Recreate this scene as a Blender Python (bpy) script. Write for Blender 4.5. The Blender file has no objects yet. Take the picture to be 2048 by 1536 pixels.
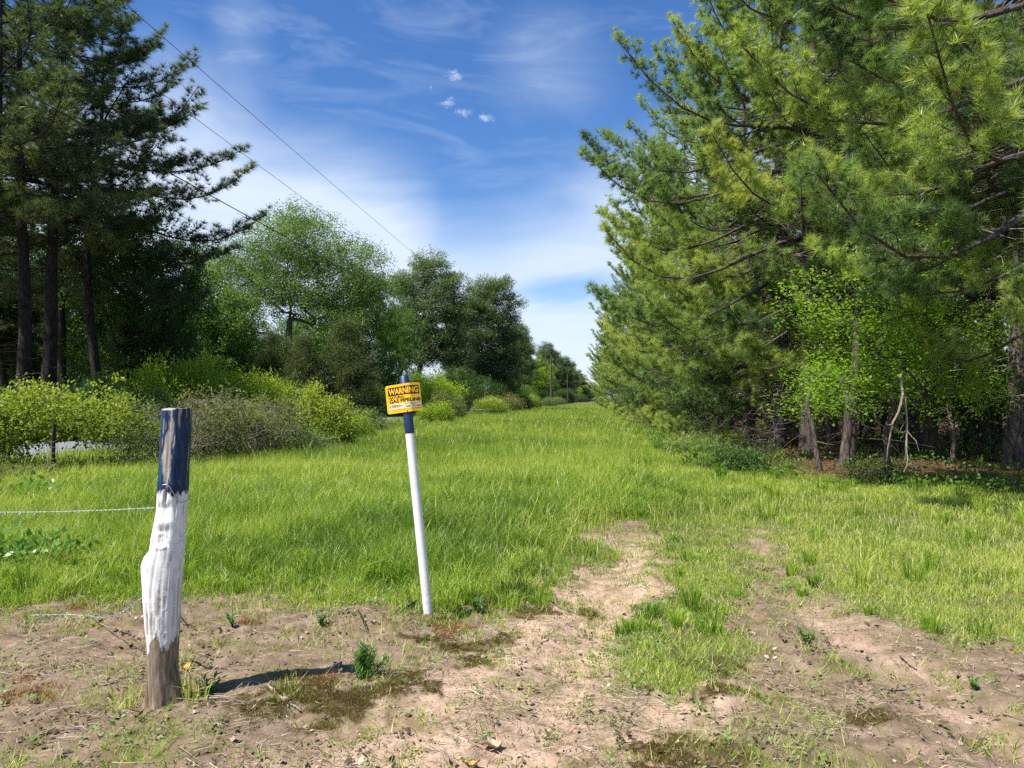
import bpy, bmesh, math
import numpy as np
from mathutils import Vector, Matrix
from math import radians, sin, cos, pi

scene = bpy.context.scene
COL = scene.collection

# ------------------------------------------------------------------ camera geometry
F, CX, CY = 1547.0, 1024.0, 768.0          # focal length and centre in photo pixels
H = 1.55                                   # eye height
PITCH, YAW = radians(1.19), radians(5.76)  # world +Y is the axis of the mown strip

def ray(px, py):
    xc, yc = (px - CX) / F, -(py - CY) / F
    f = cos(PITCH) - yc * sin(PITCH)
    u = sin(PITCH) + yc * cos(PITCH)
    return np.array([xc * cos(YAW) - f * sin(YAW), xc * sin(YAW) + f * cos(YAW), u])

def G(px, py, z=0.0):                      # photo pixel -> point on the ground
    d = ray(px, py)
    t = (z - H) / d[2]
    return np.array([d[0] * t, d[1] * t, z])

def at(px, py, Y):                         # photo pixel -> point at distance Y along the strip
    d = ray(px, py)
    t = Y / d[1]
    return np.array([d[0] * t, Y, H + d[2] * t])

# ------------------------------------------------------------------ small numpy noise
_r = np.random.default_rng(11)
_T3 = _r.random((64, 64, 64)).astype(np.float32)
_T2 = _r.random((256, 256))

def vn2(x, y):
    xi, yi = np.floor(x).astype(int), np.floor(y).astype(int)
    fx, fy = x - xi, y - yi
    fx, fy = fx * fx * (3 - 2 * fx), fy * fy * (3 - 2 * fy)
    g = lambda a, b: _T2[a & 255, b & 255]
    return (g(xi, yi) * (1 - fx) + g(xi + 1, yi) * fx) * (1 - fy) + (g(xi, yi + 1) * (1 - fx) + g(xi + 1, yi + 1) * fx) * fy

def fbm2(x, y, o=4, ox=0.0):
    s, a, n = 0.0, 0.5, 0.0
    x, y = np.asarray(x, float) + ox, np.asarray(y, float) + ox * 1.7
    for _ in range(o):
        s = s + a * vn2(x, y); n += a
        x, y, a = x * 2.03 + 17.1, y * 2.03 + 5.3, a * 0.5
    return s / n

def sstep(a, b, x):
    t = np.clip((x - a) / (b - a), 0, 1)
    return t * t * (3 - 2 * t)

# ------------------------------------------------------------------ mesh accumulation
class Geo:
    def __init__(self):
        self.v, self.t, self.q, self.a, self.mt, self.mq, self.n = [], [], [], [], [], [], 0
    def add(self, V, Fc, a=0.5, m=0):
        V = np.asarray(V, np.float32).reshape(-1, 3); Fc = np.asarray(Fc, np.int32)
        if len(V) == 0: return
        self.v.append(V)
        self.a.append(np.broadcast_to(np.asarray(a, np.float32), (len(V),)))
        (self.t if Fc.shape[1] == 3 else self.q).append(Fc + self.n)
        (self.mt if Fc.shape[1] == 3 else self.mq).append(np.full(len(Fc), m, np.int32))
        self.n += len(V)
    def mesh(self, name, mats, smooth=False):
        V = np.concatenate(self.v); A = np.concatenate(self.a)
        T = np.concatenate(self.t) if self.t else np.zeros((0, 3), np.int32)
        Q = np.concatenate(self.q) if self.q else np.zeros((0, 4), np.int32)
        M = np.concatenate(self.mt + self.mq)
        me = bpy.data.meshes.new(name)
        me.vertices.add(len(V)); me.vertices.foreach_set('co', V.ravel())
        me.loops.add(T.size + Q.size)
        me.loops.foreach_set('vertex_index', np.concatenate([T.ravel(), Q.ravel()]).astype(np.int32))
        me.polygons.add(len(T) + len(Q))
        st = np.concatenate([np.arange(len(T)) * 3, T.size + np.arange(len(Q)) * 4]).astype(np.int32)
        me.polygons.foreach_set('loop_start', st)
        me.polygons.foreach_set('material_index', M)
        me.polygons.foreach_set('use_smooth', np.full(len(M), smooth, bool))
        at_ = me.attributes.new('v', 'FLOAT', 'POINT'); at_.data.foreach_set('value', A.astype(np.float32))
        for m in (mats if isinstance(mats, (list, tuple)) else [mats]): me.materials.append(m)
        me.update(calc_edges=True)
        return me
    def build(self, name, mats, parent=None, smooth=False):
        o = bpy.data.objects.new(name, self.mesh(name, mats, smooth)); COL.objects.link(o)
        if parent: o.parent = parent
        return o

def norm(v):
    return v / np.maximum(np.linalg.norm(v, axis=-1, keepdims=True), 1e-9)

def tube(g, pts, rad, k=6, a=0.5, m=0, cap=True):
    P = np.asarray(pts, float); n = len(P)
    R = np.broadcast_to(np.asarray(rad, float), (n,))
    T = norm(np.gradient(P, axis=0))
    ref = np.array([0, 0, 1.0]) if abs(T[:, 2]).mean() < 0.8 else np.array([1.0, 0, 0])
    U = norm(np.cross(T, ref)); W = np.cross(T, U)
    an = np.arange(k) * 2 * pi / k
    V = P[:, None] + R[:, None, None] * (np.cos(an)[None, :, None] * U[:, None] + np.sin(an)[None, :, None] * W[:, None])
    i, j = np.meshgrid(np.arange(n - 1), np.arange(k), indexing='ij')
    i, j = i.ravel(), j.ravel(); j2 = (j + 1) % k
    g.add(V.reshape(-1, 3), np.stack([i * k + j, i * k + j2, (i + 1) * k + j2, (i + 1) * k + j], 1), a, m)
    if cap:
        Ve = np.vstack([V[-1], P[-1:]]); jj = np.arange(k)
        g.add(Ve, np.stack([jj, (jj + 1) % k, np.full(k, k)], 1), a, m)

def segs(g, P0, P1, R0, R1, k=4, a=0.5, m=0):    # many straight tapering sticks at once
    P0, P1 = np.asarray(P0, float), np.asarray(P1, float)
    if len(P0) == 0: return
    T = norm(P1 - P0)
    ref = np.where(np.abs(T[:, 2:3]) < 0.9, np.array([[0, 0, 1.0]]), np.array([[1.0, 0, 0]]))
    U = norm(np.cross(T, ref)); W = np.cross(T, U)
    an = np.arange(k) * 2 * pi / k
    ring = np.cos(an)[None, :, None] * U[:, None] + np.sin(an)[None, :, None] * W[:, None]
    V = np.concatenate([P0[:, None] + ring * np.asarray(R0)[:, None, None], P1[:, None] + ring * np.asarray(R1)[:, None, None]], 1)
    j = np.arange(k); base = np.stack([j, (j + 1) % k, k + (j + 1) % k, k + j], 1)
    Fc = (base[None] + (np.arange(len(P0)) * 2 * k)[:, None, None]).reshape(-1, 4)
    aa = np.repeat(np.broadcast_to(np.asarray(a, float), (len(P0),)), 2 * k)
    g.add(V.reshape(-1, 3), Fc, aa, m)

def stamp(g, tmpl, tri, P, D, S, A, rng, m=0):
    """copies of a template (nv,3; its +Z along D) at points P with scale S and attribute A"""
    P, D = np.asarray(P, float), norm(np.asarray(D, float)); n = len(P)
    if n == 0: return
    R = norm(rng.normal(size=(n, 3)))
    X = norm(np.cross(D, R)); Y = np.cross(D, X)
    B = np.stack([X, Y, D], 1)
    V = np.einsum('kj,nji->nki', tmpl, B) * np.asarray(S)[:, None, None] + P[:, None]
    nv = len(tmpl)
    Fc = (np.asarray(tri)[None] + (np.arange(n) * nv)[:, None, None]).reshape(-1, np.asarray(tri).shape[1])
    a = np.repeat(np.asarray(A, float), nv)
    a = a + np.tile(np.repeat(rng.normal(0, .07, len(np.asarray(tri))), nv // len(np.asarray(tri))), n)
    g.add(V.reshape(-1, 3), Fc, np.clip(a, 0, 1), m)

def needle_template(rng, n=26, L=0.2, w=0.006, spread=1.45):
    V = []
    for i in range(n):
        th, ph = spread * math.sqrt(rng.random()), rng.random() * 2 * pi
        d = np.array([sin(th) * cos(ph), sin(th) * sin(ph), cos(th)])
        s = norm(np.cross(d, norm(rng.normal(size=3)))) * w
        l = L * rng.uniform(.7, 1.1)
        b = -0.05 * rng.random() * np.array([0, 0, 1])
        V += [b - s * .5, b + s * .5, b + d * l]
    return np.array(V), np.arange(3 * n).reshape(-1, 3)

def leaf_template(rng, n=12, R=0.16, L=0.07, w=0.04, flat=0.6):
    V = []
    for i in range(n):
        p = rng.normal(size=3) * R * .6
        d = norm(p + rng.normal(size=3) * R * .5)
        nn = norm(rng.normal(size=3) * (1 - flat) + np.array([0, 0, flat]))
        s = norm(np.cross(d, nn)); l = L * rng.uniform(.7, 1.2)
        ww = w * l / L
        V += [p, p + d * l * .45 + s * ww * .5, p + d * l, p + d * l * .45 - s * ww * .5]
    return np.array(V), np.arange(4 * n).reshape(-1, 4)

# ------------------------------------------------------------------ bookkeeping
def tag(o, label=None, cat=None, group=None, kind=None):
    if label: o['label'] = label
    if cat: o['category'] = cat
    if group: o['group'] = group
    if kind: o['kind'] = kind
    return o

def empty(name, loc, label=None, cat=None, group=None, rz=0.0, sc=1.0):
    o = bpy.data.objects.new(name, None); COL.objects.link(o)
    o.empty_display_size = .2
    o.location = loc; o.rotation_euler = (0, 0, rz); o.scale = (sc, sc, sc) if np.isscalar(sc) else sc
    return tag(o, label, cat, group)

def place(name, meshes, loc, label, cat, group=None, rz=0.0, sc=1.0, cones=False):
    """a thing whose parts share mesh data: meshes = {part name: mesh}"""
    r = empty(name, loc, label, cat, group, rz, sc)
    for pn, me in meshes.items():
        if pn[0] == '_':
            if cones:
                for p in me:
                    c = bpy.data.objects.new('pine_cone', CONE[0]); COL.objects.link(c); c.parent = r; c.location = p
            continue
        c = bpy.data.objects.new(pn, me); COL.objects.link(c); c.parent = r
    return r

# ------------------------------------------------------------------ materials
def new_mat(name):
    m = bpy.data.materials.new(name); m.use_nodes = True
    nt = m.node_tree
    for n in list(nt.nodes): nt.nodes.remove(n)
    out = nt.nodes.new('ShaderNodeOutputMaterial')
    return m, nt, out

def ramp(nt, fac, stops, interp='LINEAR'):
    r = nt.nodes.new('ShaderNodeValToRGB'); r.color_ramp.interpolation = interp
    e = r.color_ramp.elements
    while len(e) < len(stops): e.new(0.5)
    for i, (p, c) in enumerate(stops):
        e[i].position = p; e[i].color = (*c, 1)
    nt.links.new(fac, r.inputs[0])
    return r.outputs[0]

def noise(nt, scale, detail=3, rough=.55, vec=None, dist=0.0):
    n = nt.nodes.new('ShaderNodeTexNoise')
    n.inputs['Scale'].default_value = scale; n.inputs['Detail'].default_value = detail
    n.inputs['Roughness'].default_value = rough; n.inputs['Distortion'].default_value = dist
    if vec is not None: nt.links.new(vec, n.inputs['Vector'])
    return n.outputs[0]

def mth(nt, op, a, b=None, c=None, clamp=False):
    n = nt.nodes.new('ShaderNodeMath'); n.operation = op; n.use_clamp = clamp
    for i, x in enumerate((a, b, c)):
        if x is None: continue
        if isinstance(x, (int, float)): n.inputs[i].default_value = x
        else: nt.links.new(x, n.inputs[i])
    return n.outputs[0]

def mix(nt, fac, a, b, mode='MIX'):
    n = nt.nodes.new('ShaderNodeMix'); n.data_type = 'RGBA'; n.blend_type = mode
    for sock, x in ((n.inputs[0], fac), (n.inputs[6], a), (n.inputs[7], b)):
        if isinstance(x, (int, float)): sock.default_value = x
        elif isinstance(x, tuple): sock.default_value = (*x, 1)
        else: nt.links.new(x, sock)
    return n.outputs[2]

def attr(nt, name='v', out='Fac'):
    n = nt.nodes.new('ShaderNodeAttribute'); n.attribute_name = name
    return n.outputs[out]

def leafmat(name, stops, trans=.3, rough=.5, spec=.3, vary=.25, tcol=1.5):
    m, nt, out = new_mat(name)
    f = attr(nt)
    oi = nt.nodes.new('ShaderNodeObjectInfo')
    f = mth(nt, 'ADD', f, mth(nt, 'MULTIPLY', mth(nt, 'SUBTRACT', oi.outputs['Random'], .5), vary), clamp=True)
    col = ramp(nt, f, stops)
    p = nt.nodes.new('ShaderNodeBsdfPrincipled')
    nt.links.new(col, p.inputs['Base Color'])
    p.inputs['Roughness'].default_value = rough
    p.inputs['Specular IOR Level'].default_value = spec
    t = nt.nodes.new('ShaderNodeBsdfTranslucent')
    nt.links.new(mix(nt, 1.0, col, (tcol, tcol * 1.05, tcol * .5), 'MULTIPLY'), t.inputs[0])
    mx = nt.nodes.new('ShaderNodeMixShader'); mx.inputs[0].default_value = trans
    nt.links.new(p.outputs[0], mx.inputs[1]); nt.links.new(t.outputs[0], mx.inputs[2])
    nt.links.new(mx.outputs[0], out.inputs[0])
    return m

def barkmat(name, c0, c1, c2, scale=9.0, bump=.6, squash=.25):
    m, nt, out = new_mat(name)
    tc = nt.nodes.new('ShaderNodeTexCoord')
    mp = nt.nodes.new('ShaderNodeMapping'); mp.inputs['Scale'].default_value = (1, 1, squash)
    nt.links.new(tc.outputs['Object'], mp.inputs[0])
    n1 = noise(nt, scale, 6, .7, mp.outputs[0], .6)
    n2 = noise(nt, scale * .22, 3, .5, mp.outputs[0])
    vo = nt.nodes.new('ShaderNodeTexVoronoi'); vo.feature = 'DISTANCE_TO_EDGE'
    vo.inputs['Scale'].default_value = scale * 1.3; nt.links.new(mp.outputs[0], vo.inputs['Vector'])
    crack = mth(nt, 'SMOOTH_MIN', vo.outputs['Distance'], .12, .05)
    f = mth(nt, 'ADD', mth(nt, 'MULTIPLY', n1, .7), mth(nt, 'MULTIPLY', crack, 2.2))
    col = ramp(nt, f, [(.25, c0), (.5, c1), (.8, c2)])
    col = mix(nt, mth(nt, 'MULTIPLY', n2, .4), col, c0)
    p = nt.nodes.new('ShaderNodeBsdfPrincipled'); p.inputs['Roughness'].default_value = .92
    p.inputs['Specular IOR Level'].default_value = .15
    nt.links.new(col, p.inputs['Base Color'])
    b = nt.nodes.new('ShaderNodeBump'); b.inputs['Strength'].default_value = bump; b.inputs['Distance'].default_value = .03
    nt.links.new(f, b.inputs['Height']); nt.links.new(b.outputs[0], p.inputs['Normal'])
    nt.links.new(p.outputs[0], out.inputs[0])
    return m

def plain(name, c, rough=.6, metal=0.0, spec=.4, var=.12, scale=30.0, bump=0.0):
    m, nt, out = new_mat(name)
    tc = nt.nodes.new('ShaderNodeTexCoord')
    n = noise(nt, scale, 5, .6, tc.outputs['Object'])
    col = ramp(nt, n, [(.3, tuple(x * (1 - var) for x in c)), (.7, tuple(min(1, x * (1 + var)) for x in c))])
    p = nt.nodes.new('ShaderNodeBsdfPrincipled')
    nt.links.new(col, p.inputs['Base Color'])
    p.inputs['Roughness'].default_value = rough; p.inputs['Metallic'].default_value = metal
    p.inputs['Specular IOR Level'].default_value = spec
    if bump:
        b = nt.nodes.new('ShaderNodeBump'); b.inputs['Strength'].default_value = bump; b.inputs['Distance'].default_value = .004
        nt.links.new(n, b.inputs['Height']); nt.links.new(b.outputs[0], p.inputs['Normal'])
    nt.links.new(p.outputs[0], out.inputs[0])
    return m

M = {}
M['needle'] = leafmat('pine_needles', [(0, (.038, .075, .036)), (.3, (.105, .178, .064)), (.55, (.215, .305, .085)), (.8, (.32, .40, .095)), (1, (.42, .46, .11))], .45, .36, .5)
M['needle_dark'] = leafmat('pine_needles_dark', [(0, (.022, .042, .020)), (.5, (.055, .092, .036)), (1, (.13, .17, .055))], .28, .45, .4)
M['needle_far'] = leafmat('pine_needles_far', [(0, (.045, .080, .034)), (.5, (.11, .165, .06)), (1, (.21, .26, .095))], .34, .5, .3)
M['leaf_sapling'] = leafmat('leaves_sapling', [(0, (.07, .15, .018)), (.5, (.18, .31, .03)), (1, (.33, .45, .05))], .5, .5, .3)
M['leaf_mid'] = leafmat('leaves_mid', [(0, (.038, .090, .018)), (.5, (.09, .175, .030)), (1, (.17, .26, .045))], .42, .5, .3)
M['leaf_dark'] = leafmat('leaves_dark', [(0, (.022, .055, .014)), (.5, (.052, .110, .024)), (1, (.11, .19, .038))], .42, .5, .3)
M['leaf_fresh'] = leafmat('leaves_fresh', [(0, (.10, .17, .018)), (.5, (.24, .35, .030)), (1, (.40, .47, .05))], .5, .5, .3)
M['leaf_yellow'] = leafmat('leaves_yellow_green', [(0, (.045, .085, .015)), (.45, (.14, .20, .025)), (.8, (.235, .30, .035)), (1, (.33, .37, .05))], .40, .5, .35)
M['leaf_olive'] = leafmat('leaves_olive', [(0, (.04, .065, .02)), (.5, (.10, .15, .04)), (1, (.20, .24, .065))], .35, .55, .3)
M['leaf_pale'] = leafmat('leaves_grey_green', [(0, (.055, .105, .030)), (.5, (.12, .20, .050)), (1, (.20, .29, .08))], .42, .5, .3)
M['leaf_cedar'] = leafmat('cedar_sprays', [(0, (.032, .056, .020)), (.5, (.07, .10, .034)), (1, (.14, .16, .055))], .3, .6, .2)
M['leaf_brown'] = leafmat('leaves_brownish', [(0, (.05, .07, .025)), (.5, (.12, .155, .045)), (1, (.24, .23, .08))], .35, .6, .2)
M['grass'] = leafmat('grass_blades', [(0, (.07, .15, .016)), (.35, (.17, .29, .024)), (.65, (.285, .40, .036)), (.88, (.42, .48, .075)), (1, (.56, .50, .25))], .35, .45, .4, 0)
M['straw'] = leafmat('dry_straw', [(0, (.12, .085, .05)), (.5, (.30, .24, .15)), (1, (.50, .43, .30))], .1, .7, .2, 0, 1.0)
M['brown_needle'] = leafmat('dead_needles', [(0, (.10, .05, .025)), (.5, (.22, .12, .055)), (1, (.36, .22, .11))], .2, .6, .2, 0, 1.0)
M['moss'] = leafmat('moss_tufts', [(0, (.04, .03, .012)), (.5, (.10, .075, .018)), (1, (.18, .14, .03))], .15, .8, .1, 0, 1.0)
M['sorrel'] = leafmat('red_tufts', [(0, (.12, .035, .015)), (.5, (.30, .075, .03)), (1, (.42, .17, .06))], .2, .7, .2, 0, 1.0)
M['weed'] = leafmat('weed_leaves', [(0, (.04, .10, .02)), (.5, (.08, .19, .035)), (1, (.16, .30, .06))], .3, .4, .4, 0)
M['bark'] = barkmat('pine_bark', (.028, .022, .019), (.085, .068, .058), (.20, .165, .145), 8)
M['bark_dark'] = barkmat('dark_bark', (.010, .008, .007), (.030, .024, .021), (.07, .058, .05), 7)
M['bark_grey'] = barkmat('grey_bark', (.06, .055, .05), (.16, .145, .13), (.30, .28, .25), 10)
M['twig'] = barkmat('dead_twigs', (.10, .085, .07), (.24, .20, .16), (.42, .37, .31), 14)
M['vine'] = barkmat('vine_stems', (.06, .045, .035), (.16, .12, .09), (.30, .25, .2), 14)

CONE = []
_g = Geo(); tube(_g, [[0, 0, -z] for z in (0, .02, .05, .085, .11)], [.008, .034, .038, .026, .005], 7)
CONE.append(_g.mesh('pine_cone', M['bark_dark'], True))
# ------------------------------------------------------------------ plant generators
def pine(seed, Hh, r0, cb, prof, side=0.0, side_k=0.0, step=.45, per=3, dens=1.0, nl=.2, nw=.007, nn=22, el0=-8, el1=55,
         droop=.10, mats=('bark', 'needle'), dead_to=0.0, wob=.12, cones=0, light_tip=.25, sec=5.5, curve=0.0, tuf=1, tmin=.45, inner=0, umin=.22, brown=.012, name='pine'):
    """trunk with limbs / needle crown.  prof(t) -> limb length at crown height t."""
    rng = np.random.default_rng(seed)
    gt, gc = Geo(), Geo()
    n = 16
    zz = np.linspace(-.15, Hh, n); tt = np.clip(zz / Hh, 0, 1)
    ph = rng.random(4) * 6.3
    tx = wob * (np.sin(tt * 3.1 + ph[0]) - sin(ph[0])) + wob * .4 * np.sin(tt * 9 + ph[1]) + curve * tt ** 2
    ty = wob * (np.sin(tt * 2.7 + ph[2]) - sin(ph[2])) + wob * .4 * np.sin(tt * 8 + ph[3])
    rr = r0 * (1 - .88 * tt ** 1.1) * (1 + .45 * np.exp(-zz.clip(0) / .35))
    tube(gt, np.stack([tx, ty, zz], 1), rr, 10)
    tr = lambda z: np.array([np.interp(z, zz, tx), np.interp(z, zz, ty), z])
    P, D, A, S0, S1, R0, R1 = [], [], [], [], [], [], []
    z = cb; az = rng.random() * 6.3
    while z < Hh - .25:
        t = (z - cb) / (Hh - cb)
        for j in range(per):
            az += 2.4 + rng.normal(0, .35)
            L = prof(t) * rng.uniform(.62, 1.15) * (1 + side_k * cos(az - side))
            if L < .25: continue
            el = radians(el0 + (el1 - el0) * t ** 1.2 + rng.normal(0, 7))
            s = np.linspace(0, 1, 8)
            hor = np.array([cos(az), sin(az), 0]); lat = np.array([-sin(az), cos(az), 0])
            w1 = rng.normal(0, .07)
            pts = tr(z + rng.uniform(-.15, .15)) + L * (s[:, None] * cos(el) * hor + (w1 * np.sin(s * 4) * s)[:, None] * lat)
            pts[:, 2] += L * (s * sin(el) - droop * 1.6 * np.sin(s * pi) * s + .14 * s ** 3)
            rb = (.010 + .0085 * L) * (1 - .8 * s)
            tube(gt, pts, rb, 5)
            n2 = max(2, int(L * sec * dens))
            br = rng.normal(0, .2)
            for i in range(n2):
                u = umin + (1 - umin) * (i + rng.random()) / n2
                p = np.array([np.interp(u, s, pts[:, c]) for c in range(3)])
                tg = norm(np.array([np.interp(min(u + .1, 1), s, pts[:, c]) for c in range(3)]) - np.array([np.interp(max(u - .1, 0), s, pts[:, c]) for c in range(3)]))
                sd = norm(np.cross(tg, [0, 0, 1]))
                ang = rng.uniform(.5, 1.15) * (1 if i % 2 else -1)
                d = norm(tg * cos(ang) + sd * sin(ang) + np.array([0, 0, rng.normal(.12, .22)]))
                L2 = (.22 * L + .28) * (1.2 - u) * rng.uniform(.6, 1.3)
                k = max(1, int(L2 / .15 * dens))
                q0 = p
                for b in range(k):
                    f = (b + 1) / k
                    d = norm(d + np.array([0, 0, .10]) + rng.normal(0, .16, 3))
                    q1 = q0 + d * L2 / k
                    S0.append(q0); S1.append(q1); R0.append(.009 * (1.3 - f)); R1.append(.006 * (1.3 - f) + .001)
                    if f > tmin or k < 3:
                        for _ in range(tuf if f < .99 else tuf + 1):
                            P.append(q1 + rng.normal(0, .06, 3) * (_ > 0)); D.append(d + np.array([0, 0, .35]) + rng.normal(0, .45, 3))
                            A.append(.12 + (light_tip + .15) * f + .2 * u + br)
                    q0 = q1
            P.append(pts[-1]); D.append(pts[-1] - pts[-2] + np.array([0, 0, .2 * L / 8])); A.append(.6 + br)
        z += step * rng.uniform(.7, 1.3)
    for i in range(6):
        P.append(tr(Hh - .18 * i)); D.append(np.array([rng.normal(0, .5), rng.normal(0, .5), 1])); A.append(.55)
    z = .8
    while z < dead_to:                                    # bare dead limbs under the crown
        az = rng.random() * 6.3; L = rng.uniform(.5, 2.2); el = radians(rng.uniform(-25, 25))
        s = np.linspace(0, 1, 6)
        pts = tr(z) + L * s[:, None] * np.array([cos(az) * cos(el), sin(az) * cos(el), sin(el)]) + np.cumsum(rng.normal(0, .04, (6, 3)), 0) * s[:, None]
        tube(gt, pts, .016 * (1 - .75 * s), 4)
        for u in rng.uniform(.3, 1, 4):
            p = pts[0] + (pts[-1] - pts[0]) * u
            S0.append(p); S1.append(p + rng.normal(0, .25, 3) + .2 * (pts[-1] - pts[0]) / L); R0.append(.006); R1.append(.002)
        z += rng.uniform(.15, .5)
    segs(gt, S0, S1, np.array(R0), np.array(R1), 3)
    if inner:
        q0, q1 = [], []
        for i in range(inner):
            z = rng.uniform(1.5, Hh * .62); az = rng.random() * 6.3; L = rng.uniform(.5, 2.4)
            p = tr(z); dd = np.array([cos(az), sin(az), rng.uniform(-.35, .25)]) * L
            k1 = p + dd * .55 + rng.normal(0, .08, 3); k2 = p + dd + rng.normal(0, .15, 3)
            q0 += [p, k1]; q1 += [k1, k2]
            for _ in range(3):
                s_ = k1 + (k2 - k1) * rng.random(); q0.append(s_); q1.append(s_ + rng.normal(0, .22, 3))
        n_ = len(q0); segs(gt, q0, q1, np.full(n_, .0095), np.full(n_, .005), 4, .5, 1)
    P, D, A = np.array(P), np.array(D), np.array(A)
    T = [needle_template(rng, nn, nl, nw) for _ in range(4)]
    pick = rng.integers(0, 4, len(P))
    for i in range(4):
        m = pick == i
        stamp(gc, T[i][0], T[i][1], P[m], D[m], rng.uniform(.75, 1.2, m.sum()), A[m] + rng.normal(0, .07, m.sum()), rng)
    if brown:
        q = rng.choice(len(P), int(len(P) * brown), replace=False)
        stamp(gc, T[0][0], T[0][1], P[q] - [0, 0, .06], -D[q], rng.uniform(.5, .9, len(q)), rng.random(len(q)), rng, 1)
    out = {'trunk': gt.mesh(name + '_trunk', [M[mats[0]], M['twig']], True), 'crown': gc.mesh(name + '_crown', [M[mats[1]], M['brown_needle']])}
    out['_cones'] = P[rng.choice(len(P), cones, replace=False)] if cones else []
    return out

def leaf_tree(seed, bole, lobes, r0, ntips, leaf, mat, bark='bark', per=2, spread=.35, nt=3, vtop=.25, stems=1, lean=(0, 0), twig=.006, shell=.5,
              parts=('trunk', 'crown'), name='tree', vbase=.45, zmin=None, ragged=.05):
    """branches grown towards points in the crown's lobes, leaf clumps at their ends"""
    rng = np.random.default_rng(seed)
    lob = np.array(lobes, float)
    vol = lob[:, 3] * lob[:, 4] * lob[:, 5]; vol = vol ** .8
    which = rng.choice(len(lob), ntips, p=vol / vol.sum())
    d = norm(rng.normal(size=(ntips, 3))); rad = rng.random(ntips) ** shell
    rad = np.where(rng.random(ntips) < ragged, rad * rng.uniform(1.0, 1.35, ntips), rad)
    tips = lob[which, :3] + d * rad[:, None] * lob[which, 3:]
    tips = tips[tips[:, 2] > .08]
    if zmin: tips = tips[tips[:, 2] > zmin(tips[:, 0])]
    nodes, par = [], []
    zc = max(bole, .05)
    for s_ in range(stems):
        off = rng.normal(0, .25 * (stems > 1), 2) * np.array([lob[:, 3].max(), lob[:, 4].max()]) * .8
        steps = 6 if stems == 1 else 2
        for i in range(steps):
            f = i / (steps - 1)
            nodes.append([off[0] + lean[0] * f + rng.normal(0, .03) * f, off[1] + lean[1] * f + rng.normal(0, .03) * f, -.1 + f * (zc + .1)])
            par.append(-1 if i == 0 else len(nodes) - 2)
    roots_n = len(nodes)
    if stems == 1:                                        # a leader up through the crown
        top = lob[:, 2].max() + .3 * lob[:, 5].max(); zt = zc + (top - zc) * .6
        c = lob[:, :2].mean(0)
        for i in range(1, 5):
            f = i / 4
            nodes.append([lean[0] + (c[0] - lean[0]) * f * .6 + rng.normal(0, .15), lean[1] + (c[1] - lean[1]) * f * .6 + rng.normal(0, .15), zc + (zt - zc) * f]); par.append(len(nodes) - 2)
    first = 5 if stems == 1 else 0
    order = np.argsort(np.linalg.norm(tips - np.array([lean[0], lean[1], zc]), axis=1) + rng.random(len(tips)) * .3)
    N = np.zeros((len(nodes) + 3 * len(tips), 3)); N[:len(nodes)] = nodes; cnt = len(nodes)
    tipn = []
    for q in tips[order]:
        v = q - N[first:cnt]
        dist = np.linalg.norm(v, axis=1)
        cost = dist + .7 * np.maximum(0, -v[:, 2]) + .002 * np.arange(cnt - first) * 0
        b = int(np.argmin(cost)) + first
        a = N[b]; L = dist[b - first]
        prev = b
        k = 3 if L > .5 else 2
        for j in range(1, k + 1):
            f = j / k
            p = a + (q - a) * f + (rng.normal(0, .07 * L, 3) + np.array([0, 0, .10 * L])) * (1 - f) * f * 2
            N[cnt] = p; par.append(prev); prev = cnt; cnt += 1
        tipn.append(prev)
    N = N[:cnt]; par = np.array(par)
    c = np.zeros(cnt)
    c[tipn] += 1
    for i in range(cnt - 1, -1, -1):
        if par[i] >= 0: c[par[i]] += c[i]
    rt = max(c[first] if stems == 1 else c.max(), 1)
    R = np.maximum(twig, r0 * (c / rt) ** .55)
    if stems == 1: R[:first] = r0 * np.linspace(1.25, 1, first)
    ch = np.where(par >= 0)[0]
    gt, gc = Geo(), Geo()
    big = R[ch] > r0 * .3
    e = N[ch] - N[par[ch]]
    over = np.minimum(R[ch] * .6, .05)[:, None] * norm(e)
    segs(gt, (N[par[ch]] - over)[big], N[ch][big], np.maximum(R[ch], np.minimum(R[par[ch]], R[ch] * 1.35))[big], R[ch][big], 9)
    segs(gt, (N[par[ch]] - over * .5)[~big], N[ch][~big], np.minimum(R[par[ch]], R[ch] * 1.35)[~big], R[ch][~big], 4)
    tp = N[tipn]
    z0, z1 = tp[:, 2].min(), tp[:, 2].max()
    P = np.repeat(tp, per, 0) + rng.normal(0, spread, (len(tp) * per, 3)) * np.array([1, 1, .7])
    cl = np.repeat(rng.normal(0, .10, len(tp)), per)
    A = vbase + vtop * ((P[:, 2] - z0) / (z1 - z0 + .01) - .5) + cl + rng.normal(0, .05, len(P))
    D = np.array([0, 0, 1.0]) + rng.normal(0, .45, (len(P), 3))
    P[:, 2] = np.maximum(P[:, 2], .05)
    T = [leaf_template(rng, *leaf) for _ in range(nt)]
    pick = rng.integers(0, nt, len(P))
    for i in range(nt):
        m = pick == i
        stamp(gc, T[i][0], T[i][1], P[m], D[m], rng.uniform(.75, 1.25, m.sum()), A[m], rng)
    return {parts[0]: gt.mesh(name + '_' + parts[0], M[bark], True), parts[1]: gc.mesh(name + '_' + parts[1], M[mat])}

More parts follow.
